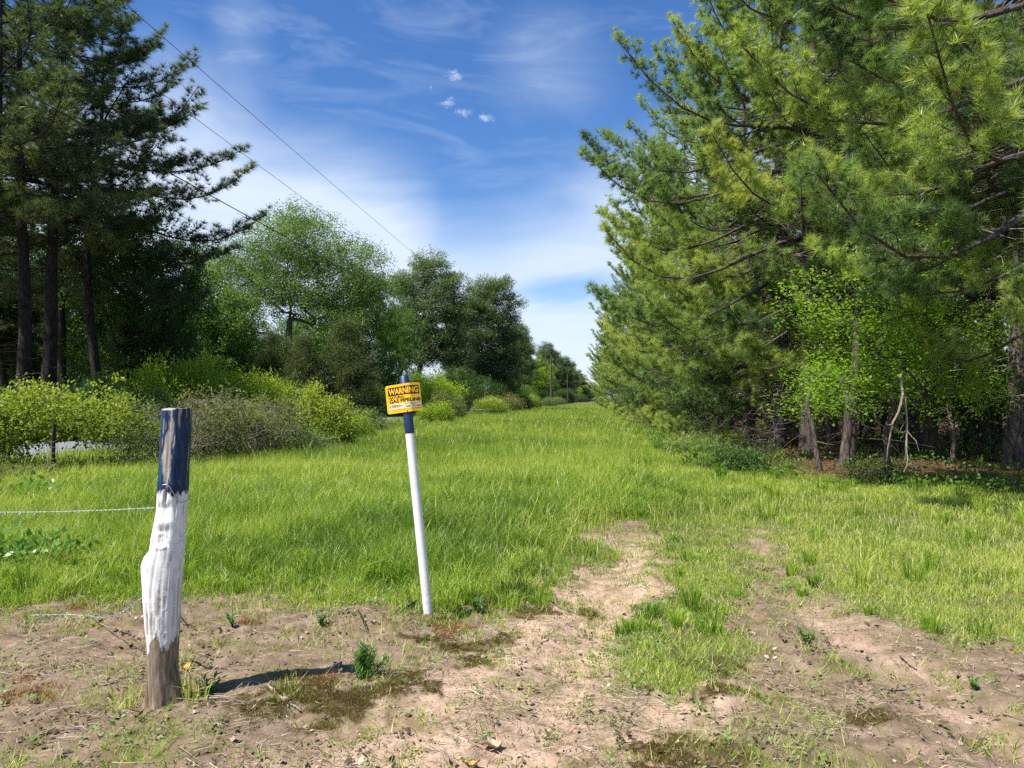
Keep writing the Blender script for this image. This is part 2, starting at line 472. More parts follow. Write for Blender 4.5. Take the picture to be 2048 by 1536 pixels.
def thicket(seed, w, d, h, ntips, leaf, mat, stem='vine', per=2, arcs=40, vtop=.5, spread=.18, bumps=4, arc_r=.0048, name='thicket', vbase=.5, zmin=None):
    """a mound of brambles: leafy shell, inner stems and loose arching canes"""
    rng = np.random.default_rng(seed)
    lobes = []
    for i in range(bumps):
        f = (i + .5) / bumps - .5
        hh = h * rng.uniform(.62, 1.0)
        lobes.append((f * w * .75 + rng.normal(0, .1), rng.normal(0, .12) * d, hh * .42, w / bumps * rng.uniform(.7, .95), d * .5 * rng.uniform(.8, 1.05), hh * .56))
    out = leaf_tree(seed, .05, lobes, .018, ntips, leaf, mat, stem, per, spread, 3, vtop, stems=7, twig=.005, shell=.33, parts=('vine', 'foliage'), name=name, vbase=vbase, zmin=zmin, ragged=.24)
    g = Geo()
    for i in range(arcs):
        x, y = rng.uniform(-.5, .5) * w, rng.uniform(-.5, .5) * d * .8
        az = rng.random() * 6.3; L = rng.uniform(.3, 1.0) * min(h, 1.6) * .6
        s = np.linspace(0, 1, 7)
        z0 = h * rng.uniform(.2, .85) * (1 - (2 * abs(x) / w) ** 2 * .6)
        up = rng.uniform(.3, .8) * L * .6
        pts = np.stack([x + cos(az) * L * s, y + sin(az) * L * s, z0 + up * np.sin(s * pi * rng.uniform(.6, 1.1))], 1) + np.cumsum(rng.normal(0, .03, (7, 3)), 0)
        pts[:, 2] = np.maximum(pts[:, 2], .03)
        tube(g, pts, arc_r * (1 - .7 * s) * rng.uniform(.6, 1.3), 4, rng.random())
    if arcs: out['dry_vine'] = g.mesh(name + '_dry_vine', M['twig'], True)
    return out
# ------------------------------------------------------------------ ground masks
rngG = np.random.default_rng(5)

def poly_sd(X, Y, poly):                      # signed distance, negative inside
    poly = np.asarray(poly)[:, :2]
    d = np.full(X.shape, 1e9); ins = np.zeros(X.shape, bool)
    for i in range(len(poly)):
        a, b = poly[i], poly[(i + 1) % len(poly)]
        e = b - a
        t = np.clip(((X - a[0]) * e[0] + (Y - a[1]) * e[1]) / (e @ e + 1e-12), 0, 1)
        d = np.minimum(d, (X - a[0] - t * e[0]) ** 2 + (Y - a[1] - t * e[1]) ** 2)
        c = ((a[1] > Y) != (b[1] > Y)) & (X < (b[0] - a[0]) * (Y - a[1]) / (b[1] - a[1] + 1e-12) + a[0])
        ins ^= c
    d = np.sqrt(d)
    return np.where(ins, -d, d)

gp = lambda L: [G(x, y)[:2] for x, y in L]
DIRT = [gp([(-400, 1240), (0, 1222), (150, 1205), (290, 1195), (420, 1185), (560, 1195), (700, 1215), (800, 1218), (880, 1240), (960, 1222), (1060, 1200),
            (1100, 1160), (1075, 1115), (1130, 1080), (1200, 1040), (1310, 1045), (1335, 1085), (1325, 1150), (1300, 1200), (1322, 1240), (1290, 1300), (1265, 1370),
            (1330, 1385), (1420, 1360), (1460, 1320), (1470, 1250), (1480, 1200), (1640, 1190), (1760, 1225), (1950, 1280), (2100, 1298), (2600, 1330), (2600, 1800), (-900, 1800)]),
        gp([(1470, 1215), (1500, 1150), (1490, 1110), (1475, 1058), (1530, 1055), (1575, 1090), (1590, 1140), (1620, 1215)])]
GREEN = [(gp([(1465, 1050), (1540, 1048), (1600, 1100), (1640, 1200), (1560, 1215), (1500, 1150)]), 'rut'),
         (gp([(1085, 1100), (1150, 1085), (1245, 1092), (1250, 1118), (1150, 1130), (1100, 1150)]), 'weed'), (gp([(1210, 1060), (1280, 1070), (1300, 1100), (1240, 1085)]), 'short'),
         (gp([(1225, 1300), (1270, 1250), (1340, 1225), (1400, 1240), (1430, 1310), (1380, 1350), (1240, 1350)]), 'weed'),
         (gp([(1410, 1440), (1560, 1410), (1680, 1440), (1760, 1500), (1800, 1640), (1420, 1640)]), 'short'),
         (gp([(215, 1450), (330, 1415), (420, 1440), (390, 1500), (250, 1540), (190, 1500)]), 'short'),
         (gp([(1560, 1330), (1700, 1320), (1760, 1350), (1640, 1370)]), 'short')]
MOSS = [(600, 1392, .22), (545, 1420, .16), (660, 1430, .2), (735, 1395, .18), (800, 1362, .14), (850, 1280, .13), (950, 1292, .16), (1000, 1275, .10),
        (905, 1300, .11), (1070, 1225, .2), (1420, 1335, .2), (1400, 1500, .22), (1320, 1520, .16), (1475, 1390, .16), (1740, 1440, .15), (940, 1325, .12), (1180, 1215, .12), (860, 1385, .12)]
SORREL = [(70, 1395, .16), (237, 1187, .14), (160, 1215, .12), (500, 1250, .09), (905, 1252, .17), (880, 1270, .1), (985, 1197, .22), (640, 1370, .14), (50, 1362, .07), (1010, 1200, .16)]

def edge_right(Y):                            # where the strip meets the pines
    return np.interp(Y, [-20, 11, 12.5, 14, 15.5, 17.5, 25, 34, 60, 400], [16, 14, 8.6, 5.8, 4.2, 3.1, 3.0, 2.9, 2.3, 2.3])

def edge_left(Y):
    return np.interp(Y, [-20, 12, 15, 25, 40, 80, 400], [-9.5, -9.2, -8.6, -9.4, -9.8, -9.3, -8.6])

def dirt_sd(X, Y):                            # distance to the bare soil, for the height of the grass
    out = np.full(X.shape, 2.0)
    near = (Y < 14) & (np.abs(X) < 12)
    if near.any():
        x, y = X[near], Y[near]
        out[near] = np.min([poly_sd(x, y, p) for p in DIRT], 0)
    return out

def dirt_mask(X, Y):
    out = np.zeros(X.shape)
    near = (Y < 16) & (np.abs(X) < 14)
    if near.any():
        x, y = X[near], Y[near]
        j = (fbm2(x * 2.2, y * 2.2, 4) - .5) * .6 + (fbm2(x * 9, y * 9, 3) - .5) * .4
        sd = np.min([poly_sd(x, y, p) for p in DIRT], 0) + j
        m = sstep(.16, -.16, sd)
        for p, k in GREEN:
            g = sstep(.10, -.12, poly_sd(x, y, p) + j * .7)
            m = m * (1 - g * (.85 if k == 'weed' else .22 if k == 'rut' else .28))
        out[near] = m
    for px, py, r in ((1450, 925, .5), (1240, 895, .5), (1660, 1010, .35), (1800, 1040, .3), (1930, 1020, .35), (2010, 1090, .3), (1720, 1120, .22), (1880, 1130, .2)):
        p = G(px, py); dd = np.hypot((X - p[0]) / 1.6, Y - p[1])
        out = np.maximum(out, sstep(r, r * .2, dd + (fbm2(X * 2.5, Y * 2.5, 3, 3.) - .5) * .6) * .75)
    return out

def litter_mask(X, Y):                        # pine straw under the trees on the right
    e = edge_right(Y) + (fbm2(X * .8, Y * .8, 3, 9.) - .5) * 1.4
    return sstep(-.1, .5, X - e - .15)

def spots(X, Y, L):
    m = np.zeros(X.shape)
    for px, py, r in L:
        p = G(px, py)
        dd = np.hypot(X - p[0], (Y - p[1]))
        k = dd < r * 2.2
        if k.any():
            m[k] = np.maximum(m[k], sstep(r * 1.0, r * .7, dd[k] + (fbm2(X[k] * 9, Y[k] * 9, 4, 2.) - .5) * r * 3.2))
    return m

MOUND = G(735, 1245)
def gh(X, Y):                                 # height of the ground
    X, Y = np.asarray(X, float), np.asarray(Y, float)
    near = sstep(22, 10, Y)
    z = (fbm2(X * .35, Y * .35, 3, 4.) - .5) * .10 * sstep(2, 12, np.abs(X) + Y) * sstep(60, 30, Y)
    z = z + near * ((fbm2(X * 1.7, Y * 1.7, 3, 1.) - .5) * .07 + (fbm2(X * 7, Y * 7, 3, 8.) - .5) * .022)
    cl = fbm2(X * 19, Y * 19, 3, 6.)
    z = z + near * ((cl - .5) * .024 - .018 * sstep(.12, .0, np.abs(fbm2(X * 6, Y * 6, 3, 14.) - .5)) * sstep(.45, .6, fbm2(X * 1.3, Y * 1.3, 2, 15.)))
    z = z + .10 * np.exp(-(((X - MOUND[0]) / .38) ** 2 + ((Y - MOUND[1] - .1) / .25) ** 2))
    # two shallow wheel ruts
    for pts in ((G(1050, 1500), G(1180, 1300), G(1240, 1070)), (G(1900, 1400), G(1650, 1260), G(1520, 1090))):
        xs = np.interp(Y, [p[1] for p in pts], [p[0] for p in pts])
        z = z - .045 * np.exp(-((X - xs) / .24) ** 2) * sstep(9.5, 7.5, Y) + .018 * np.exp(-((np.abs(X - xs) - .34) / .10) ** 2) * sstep(9.5, 7.5, Y)
        z = z + .008 * np.sin(Y * 46 + np.abs(X - xs) * 25 + fbm2(X * 3, Y * 3, 2) * 5) * sstep(.4, .6, fbm2(X * 1.8, Y * 1.8, 2, 19.)) * np.exp(-((X - xs) / .2) ** 4) * sstep(7, 5.5, Y)
    return z

# ------------------------------------------------------------------ ground sheet
def axis_pts(a0, a1, fine, lim0, lim1, g=1.10):
    mid = np.arange(a0, a1, fine)
    up, s = [a1], fine
    while up[-1] < lim1: s *= g; up.append(up[-1] + s)
    dn, s = [a0], fine
    while dn[-1] > lim0: s *= g; dn.append(dn[-1] - s)
    return np.concatenate([dn[::-1][:-1], mid, up])

xs_, ys_ = axis_pts(-3.4, 3.2, .017, -600, 600), axis_pts(2.5, 8.4, .017, -80, 1100, 1.07)
XX, YY = np.meshgrid(xs_, ys_, indexing='ij')
ZZ = gh(XX, YY)
_rut = np.maximum.reduce([np.exp(-((XX - np.interp(YY, [p[1] for p in q], [p[0] for p in q])) / .55) ** 2) for q in ((G(1050, 1500), G(1180, 1300), G(1240, 1070)), (G(1900, 1400), G(1650, 1260), G(1520, 1090)))])
ZZ = ZZ - sstep(22, 10, YY) * _rut * .8 * ((fbm2(XX * 7, YY * 7, 3, 8.) - .5) * .022 + (fbm2(XX * 19, YY * 19, 3, 6.) - .5) * .024)
dm, lm, mm = dirt_mask(XX, YY), litter_mask(XX, YY), spots(XX, YY, MOSS)
ZZ = ZZ + mm * .012
gG = Geo()
ni, nj = XX.shape
I, J = np.meshgrid(np.arange(ni - 1), np.arange(nj - 1), indexing='ij')
idx = (I * nj + J).ravel()
gG.add(np.stack([XX, YY, ZZ], -1).reshape(-1, 3), np.stack([idx, idx + nj, idx + nj + 1, idx + 1], 1), dm.ravel())
def ground_mat():
    m, nt, out = new_mat('field_soil')
    tc = nt.nodes.new('ShaderNodeTexCoord').outputs['Object']
    nb = noise(nt, 1.3, 4, .6, tc); nm = noise(nt, 7, 5, .65, tc); nf = noise(nt, 60, 4, .7, tc); ng = noise(nt, 260, 2, .6, tc)
    sand = ramp(nt, nm, [(.3, (.33, .215, .15)), (.5, (.45, .31, .22)), (.7, (.56, .405, .295))])
    brown = ramp(nt, nm, [(.3, (.085, .056, .037)), (.5, (.195, .135, .092)), (.72, (.33, .24, .17))])
    f = ramp(nt, mth(nt, 'ADD', mth(nt, 'MULTIPLY', nb, .62), mth(nt, 'MULTIPLY', attr(nt, 'sandy'), .48)), [(.34, (0, 0, 0)), (.60, (1, 1, 1))])
    soil = mix(nt, f, brown, sand)
    soil = mix(nt, ramp(nt, nf, [(.48, (0, 0, 0)), (.7, (.75, .75, .75))]), soil, (.13, .095, .06))
    soil = mix(nt, ramp(nt, ng, [(.52, (0, 0, 0)), (.72, (.5, .5, .5))]), soil, (.60, .48, .37))
    turf = ramp(nt, mth(nt, 'ADD', mth(nt, 'MULTIPLY', nm, .6), mth(nt, 'MULTIPLY', nf, .4)), [(.35, (.065, .06, .026)), (.55, (.15, .135, .06)), (.75, (.27, .225, .12))])
    litter = ramp(nt, mth(nt, 'ADD', mth(nt, 'MULTIPLY', nm, .5), mth(nt, 'MULTIPLY', nf, .5)), [(.35, (.045, .026, .016)), (.55, (.12, .068, .04)), (.75, (.22, .13, .08))])
    mossc = ramp(nt, nf, [(.35, (.035, .026, .010)), (.6, (.085, .060, .016)), (.8, (.14, .10, .028))])
    c = mix(nt, attr(nt, 'v'), turf, soil)
    c = mix(nt, attr(nt, 'litter'), c, litter)
    c = mix(nt, mth(nt, 'MULTIPLY', attr(nt, 'moss'), ramp(nt, noise(nt, 24, 4, .65, tc), [(.34, (.2, .2, .2)), (.54, (1, 1, 1))])), c, mossc)
    c = mix(nt, mth(nt, 'MULTIPLY', attr(nt, 'v'), ramp(nt, noise(nt, 3.1, 5, .7, tc, .4), [(.47, (0, 0, 0)), (.66, (.7, .7, .7))])), c, mix(nt, nf, (.07, .055, .018), (.20, .16, .06)))
    p = nt.nodes.new('ShaderNodeBsdfPrincipled'); p.inputs['Roughness'].default_value = .95; p.inputs['Specular IOR Level'].default_value = .12
    nt.links.new(c, p.inputs['Base Color'])
    b = nt.nodes.new('ShaderNodeBump'); b.inputs['Strength'].default_value = .8; b.inputs['Distance'].default_value = .02
    nt.links.new(mth(nt, 'ADD', mth(nt, 'MULTIPLY', nf, .5), mth(nt, 'ADD', mth(nt, 'MULTIPLY', ng, .18), mth(nt, 'MULTIPLY', nm, .6))), b.inputs['Height'])
    nt.links.new(b.outputs[0], p.inputs['Normal']); nt.links.new(p.outputs[0], out.inputs[0])
    return m
ground = tag(gG.build('ground', ground_mat(), None, True), kind='structure')
# sandy tone follows the wheel tracks, darker soil lies by the post
def along(px, w):
    P = np.array([G(x, y)[:2] for x, y in px]); o_ = np.argsort(P[:, 1]); P = P[o_]
    xs = np.interp(YY, P[:, 1], P[:, 0])
    return np.exp(-((XX - xs) / w) ** 2) * sstep(P[-1, 1] + .5, P[-1, 1] - .3, YY)
sandy = np.maximum.reduce([along([(760, 1620), (950, 1450), (1120, 1330), (1215, 1210), (1235, 1070)], .5), along([(2300, 1560), (1950, 1420), (1700, 1270), (1540, 1130), (1510, 1060)], .24) * .3,
                           along([(1300, 1640), (1340, 1450), (1390, 1380)], .25) * .8])
for nme, arr in (('litter', lm), ('moss', mm * dm), ('sandy', sandy)):
    a_ = ground.data.attributes.new(nme, 'FLOAT', 'POINT'); a_.data.foreach_set('value', arr.ravel().astype(np.float32))

# road beyond the brambles
def road_mat():
    m, nt, out = new_mat('worn_asphalt')
    tc = nt.nodes.new('ShaderNodeTexCoord').outputs['Object']
    n1, n2 = noise(nt, .7, 4, .6, tc), noise(nt, 45, 4, .7, tc)
    c = ramp(nt, mth(nt, 'ADD', mth(nt, 'MULTIPLY', n1, .5), mth(nt, 'MULTIPLY', n2, .5)), [(.3, (.13, .135, .145)), (.7, (.24, .24, .245))])
    p = nt.nodes.new('ShaderNodeBsdfPrincipled'); p.inputs['Roughness'].default_value = .8
    nt.links.new(c, p.inputs['Base Color']); nt.links.new(p.outputs[0], out.inputs[0])
    return m
gR = Geo(); yy = np.linspace(-40, 420, 120)
xl, xr = -19.6 + .3 * np.sin(yy / 40), -14.2 + .3 * np.sin(yy / 40)
V = np.stack([np.stack([xl, yy, .09 + 0 * yy], 1), np.stack([(xl + xr) / 2, yy, .15 + 0 * yy], 1), np.stack([xr, yy, .09 + 0 * yy], 1)], 1).reshape(-1, 3)
i = np.arange(len(yy) - 1) * 3
gR.add(V, np.concatenate([np.stack([i, i + 1, i + 4, i + 3], 1), np.stack([i + 1, i + 2, i + 5, i + 4], 1)]))
tag(gR.build('road', road_mat(), None, True), kind='structure')
gS = Geo()                                   # pale gravel shoulder
jit = (fbm2(yy * .6, yy * 0, 3) - .5) * .8
V = np.stack([np.stack([xr - .02, yy, .086 + 0 * yy], 1), np.stack([xr + .9 + jit, yy, .05 + 0 * yy], 1)], 1).reshape(-1, 3)
i = np.arange(len(yy) - 1) * 2
gS.add(V, np.stack([i, i + 1, i + 3, i + 2], 1))
tag(gS.build('gravel_shoulder', plain('pale_gravel', (.42, .38, .32), .95, var=.35, scale=25), None, True), kind='structure')

# ------------------------------------------------------------------ grass
def height_field(X, Y):
    tall = sstep(.6, -.9, X - np.interp(Y, [4, 7, 10, 20, 60], [-.3, .3, 1.0, 1.6, 2.0]))
    h = .125 + .22 * tall
    edge = sstep(5.0, 8.5, Y + .25 * np.abs(X + 1.2) * 0)
    h = h * (.45 + .55 * edge)
    h = h * (.5 + .6 * fbm2(X * .5, Y * .5, 3, 13.) + .65 * fbm2(X * 1.9, Y * 1.9, 2, 23.) ** 1.5)
    return np.where(Y > 25, np.maximum(h, .2), h)

gB = Geo()
def blades(n, y0, y1, xa, xb, w, segs_, hs=1.0, keep=None, seed=1, lean=.4, powr=1.0):
    rng = np.random.default_rng(seed)
    Y = y0 + (y1 - y0) * rng.random(n) ** powr
    a, b = xa(Y), xb(Y)
    X = a + (b - a) * rng.random(n)
    lit, dm_ = litter_mask(X, Y), dirt_mask(X, Y)
    clump = fbm2(X * 3.1, Y * 3.1, 2, 21.)
    patch = fbm2(X * .9, Y * .9, 3, 31.)
    p = (1 - dm_) ** 2.2 * (1 - .93 * lit) * (.45 + 1.1 * clump) * (.55 + .75 * patch)
    thin = sstep(-.5, 1.5, X - np.interp(Y, [4, 8, 12, 20], [-.5, .5, 1.2, 3])) * sstep(16, 10, Y)
    sdg = np.maximum(dirt_sd(X, Y), 0)
    p = p * (1 - .45 * thin) * (1 - .55 * sstep(-1.2, .5, X) * sstep(16, 11, Y) * sstep(.45, .6, fbm2(X * .8, Y * .8, 3, 51.)))
    rag = sstep(.36, .62, fbm2(X * 5, Y * 5, 2, 27.))
    strag = .7 * np.exp(-np.maximum(-dirt_sd(X, Y), 0) / .32) * sstep(.50, .64, fbm2(X * 6, Y * 6, 2, 29.))
    p = p * (rag + (1 - rag) * sstep(.05, .9, sdg + .8 * (patch - .4))) + .012
    p = np.maximum(p, strag)
    k = rng.random(n) < np.clip(p, 0, 1)
    X, Y, clump, patch, dm_, sdg, thin = X[k], Y[k], clump[k], patch[k], dm_[k], sdg[k], thin[k]
    n = len(X)
    h = height_field(X, Y) * rng.uniform(.55, 1.2, n) * hs * (1 - .45 * dm_) * (.5 + .5 * sstep(.0, .9, sdg + .7 * (clump - .4)))
    Z = gh(X, Y)
    az = rng.random(n) * 6.3 + .0
    ln = np.abs(rng.normal(lean, .25, n)) * h
    dx, dy = np.cos(az) * ln, np.sin(az) * ln
    fa = rng.random(n) * 6.3
    wx, wy = np.cos(fa) * w * .5 * rng.uniform(.7, 1.3, n), np.sin(fa) * w * .5
    B = np.stack([X, Y, Z - .01], 1); Wv = np.stack([wx, wy, 0 * wx], 1)
    mid = B + np.stack([dx * .30, dy * .30, h * .62], 1); tip = B + np.stack([dx, dy, h * (1 - .25 * (ln / h) ** 2).clip(.3, 1)], 1)
    big = fbm2(X * .22, Y * .22, 3, 41.)
    v = .47 + .75 * (patch - .5) + .9 * (big - .5) + .12 * thin + .6 * (clump - .5) + rng.normal(0, .29, n)
    v = np.where(rng.random(n) < .07 + .25 * thin + .12 * sstep(.8, .1, sdg), rng.uniform(.92, 1.0, n), v.clip(0, .9))
    if segs_ == 2:
        V = np.stack([B - Wv, B + Wv, mid + Wv * .8, mid - Wv * .8, tip], 1)
        o = np.arange(n)[:, None] * 5
        q, t = o + np.array([[0, 1, 2, 3]]), o + np.array([[3, 2, 4]])
        gB.v.append(V.reshape(-1, 3).astype(np.float32)); gB.a.append(np.repeat(v, 5).astype(np.float32))
        gB.q.append((q + gB.n).astype(np.int32)); gB.t.append((t + gB.n).astype(np.int32))
        gB.mq.append(np.zeros(n, np.int32)); gB.mt.append(np.zeros(n, np.int32)); gB.n += 5 * n
    else:
        V = np.stack([B - Wv, B + Wv, tip], 1)
        gB.add(V.reshape(-1, 3), np.arange(3 * n).reshape(-1, 3), np.repeat(v, 3))
    return X, Y

fx0 = lambda Y: np.maximum(-.78 * Y - .5, edge_left(Y) - .6)
fx1 = lambda Y: np.minimum(.56 * Y + 1.2 + 2.2 * sstep(6, 9, Y), edge_right(Y) + .9)
blades(420000, 3.0, 9, fx0, fx1, .0062, 2, seed=1)
blades(200000, 9, 15, fx0, fx1, .008, 2, seed=2)
blades(150000, 15, 28, fx0, fx1, .013, 1, 1.05, seed=3)
blades(120000, 28, 70, fx0, fx1, .028, 1, 1.1, seed=4, powr=1.3)
blades(70000, 70, 260, fx0, fx1, .06, 1, 1.25, seed=5, powr=1.5)
# verge beyond the brambles and beyond the road
blades(60000, 10, 120, lambda Y: 0 * Y - 13.2, lambda Y: edge_left(Y), .03, 1, 1.2, seed=6, powr=1.6)
blades(40000, 18, 140, lambda Y: 0 * Y - 24, lambda Y: 0 * Y - 20, .03, 1, 1.2, seed=7, powr=1.4)
def tussocks():
    rng = np.random.default_rng(62); N = 1300
    Y = 5.2 + 38 * rng.random(N) ** 1.7; a, b = fx0(Y), fx1(Y); X = a + (b - a) * rng.random(N)
    sdg = dirt_sd(X, Y); k = (dirt_mask(X, Y) < .75) & (litter_mask(X, Y) < .4) & (sdg > -.25) & (rng.random(N) < 1 - .65 * sstep(0, 2.5, X)); X, Y, sdg = X[k], Y[k], sdg[k]
    pb = G(331, 1403); qa = rng.random(9) * 6.3; qr = rng.uniform(.10, .22, 9)
    X, Y, sdg = np.append(X, pb[0] + np.cos(qa) * qr), np.append(Y, pb[1] + np.sin(qa) * qr), np.append(sdg, np.full(9, -.3))
    for x, y, s_ in zip(X, Y, sdg):
        n = rng.integers(24, 60) if s_ > -.29 else 12; tall = rng.uniform(.16, .42) * (.45 + .55 * min(1, max(s_, 0) * 1.5)); r = rng.uniform(.03, .09)
        az = rng.random(n) * 6.3; q = r * np.sqrt(rng.random(n)); bx, by = x + np.cos(az) * q, y + np.sin(az) * q
        h = tall * rng.uniform(.5, 1.15, n); ln = h * rng.uniform(.15, .8, n); ang = az + rng.normal(0, .6, n)
        B = np.stack([bx, by, gh(bx, by) - .01], 1); fa = rng.random(n) * 6.3
        Wv = np.stack([np.cos(fa), np.sin(fa), 0 * fa], 1) * (.0028 + .0002 * y)
        dxy = np.stack([np.cos(ang) * ln, np.sin(ang) * ln, 0 * ln], 1); up = np.array([0, 0, 1.0]) * h[:, None]
        mid, tip = B + dxy * .28 + up * .65, B + dxy + up * (1 - .35 * (ln / h)[:, None])
        V = np.stack([B - Wv, B + Wv, mid + Wv * .8, mid - Wv * .8, tip], 1); o = np.arange(n)[:, None] * 5
        c0 = rng.uniform(.15, .8) if s_ > -.29 else rng.uniform(.86, 1.0); v = np.repeat((c0 + rng.normal(0, .1, n)).clip(0, .95), 5)
        gB.v.append(V.reshape(-1, 3).astype(np.float32)); gB.a.append(v.astype(np.float32))
        gB.q.append((o + np.array([[0, 1, 2, 3]]) + gB.n).astype(np.int32)); gB.t.append((o + np.array([[3, 2, 4]]) + gB.n).astype(np.int32))
        gB.mq.append(np.zeros(n, np.int32)); gB.mt.append(np.zeros(n, np.int32)); gB.n += 5 * n
tussocks()
def seed_stalks():
    rng = np.random.default_rng(63); n = 1500
    Y = 6 + 40 * rng.random(n) ** 1.5; a, b = fx0(Y), fx1(Y); X = a + (b - a) * rng.random(n)
    k = (dirt_mask(X, Y) < .3) & (litter_mask(X, Y) < .5) & (rng.random(n) < 1.6 * sstep(.35, .65, fbm2(X * .7, Y * .7, 3, 49.))); X, Y = X[k], Y[k]; n = len(X)
    h = height_field(X, Y) * rng.uniform(1.1, 1.9, n); az = rng.random(n) * 6.3
    B = np.stack([X, Y, gh(X, Y)], 1); Dv = np.stack([np.cos(az) * h * .45, np.sin(az) * h * .45, h * .9], 1)
    w = .0011 + .00014 * Y; v = rng.uniform(.86, 1.0, n)
    segs(gB, B, B + Dv * .8, w, w * .7, 3, v); segs(gB, B + Dv * .78, B + Dv, w * 2.6, w * .6, 4, v)
seed_stalks()
def short_turf():
    rng = np.random.default_rng(61); n = 300000
    Y = 2.9 + 9.5 * rng.random(n) ** 1.15; a, b = fx0(Y), fx1(Y); X = a + (b - a) * rng.random(n)
    dm_ = dirt_mask(X, Y); dsg = dirt_sd(X, Y); sdg = np.maximum(dsg, 0)
    pt = fbm2(X * 2.6, Y * 2.6, 3, 33.); fn = fbm2(X * 9, Y * 9, 2, 35.)
    p = (1 - dm_) * (.35 + .65 * sstep(.30, .55, pt)) * sstep(1.6, .6, sdg) + dm_ * sstep(.56, .70, pt) * sstep(.45, .6, fn) * .5 + .35 * np.exp(-((dm_ - .5) / .3) ** 2) * sstep(.4, .55, fn) + .75 * np.exp(-np.maximum(-dsg, 0) / .30) * (dsg < .1) * sstep(.40, .58, fn)
    k = rng.random(n) < p * .8; X, Y, pt = X[k], Y[k], pt[k]; n = len(X)
    h = rng.uniform(.025, .085, n); az = rng.random(n) * 6.3; ln = h * rng.uniform(.3, 1.3, n)
    B = np.stack([X, Y, gh(X, Y) - .004], 1); fa = rng.random(n) * 6.3
    Wv = np.stack([np.cos(fa), np.sin(fa), 0 * fa], 1) * .0026
    tip = B + np.stack([np.cos(az) * ln, np.sin(az) * ln, h], 1)
    v = np.where(rng.random(n) < .25, rng.uniform(.9, 1, n), (.35 + .6 * (pt - .4) + rng.normal(0, .2, n)).clip(0, .88))
    gB.add(np.stack([B - Wv, B + Wv, tip], 1).reshape(-1, 3), np.arange(3 * n).reshape(-1, 3), np.repeat(v, 3))
short_turf()
tag(gB.build('grass', M['grass']), 'green grass growing along the mown strip between brambles and pines', 'grass', kind='stuff')
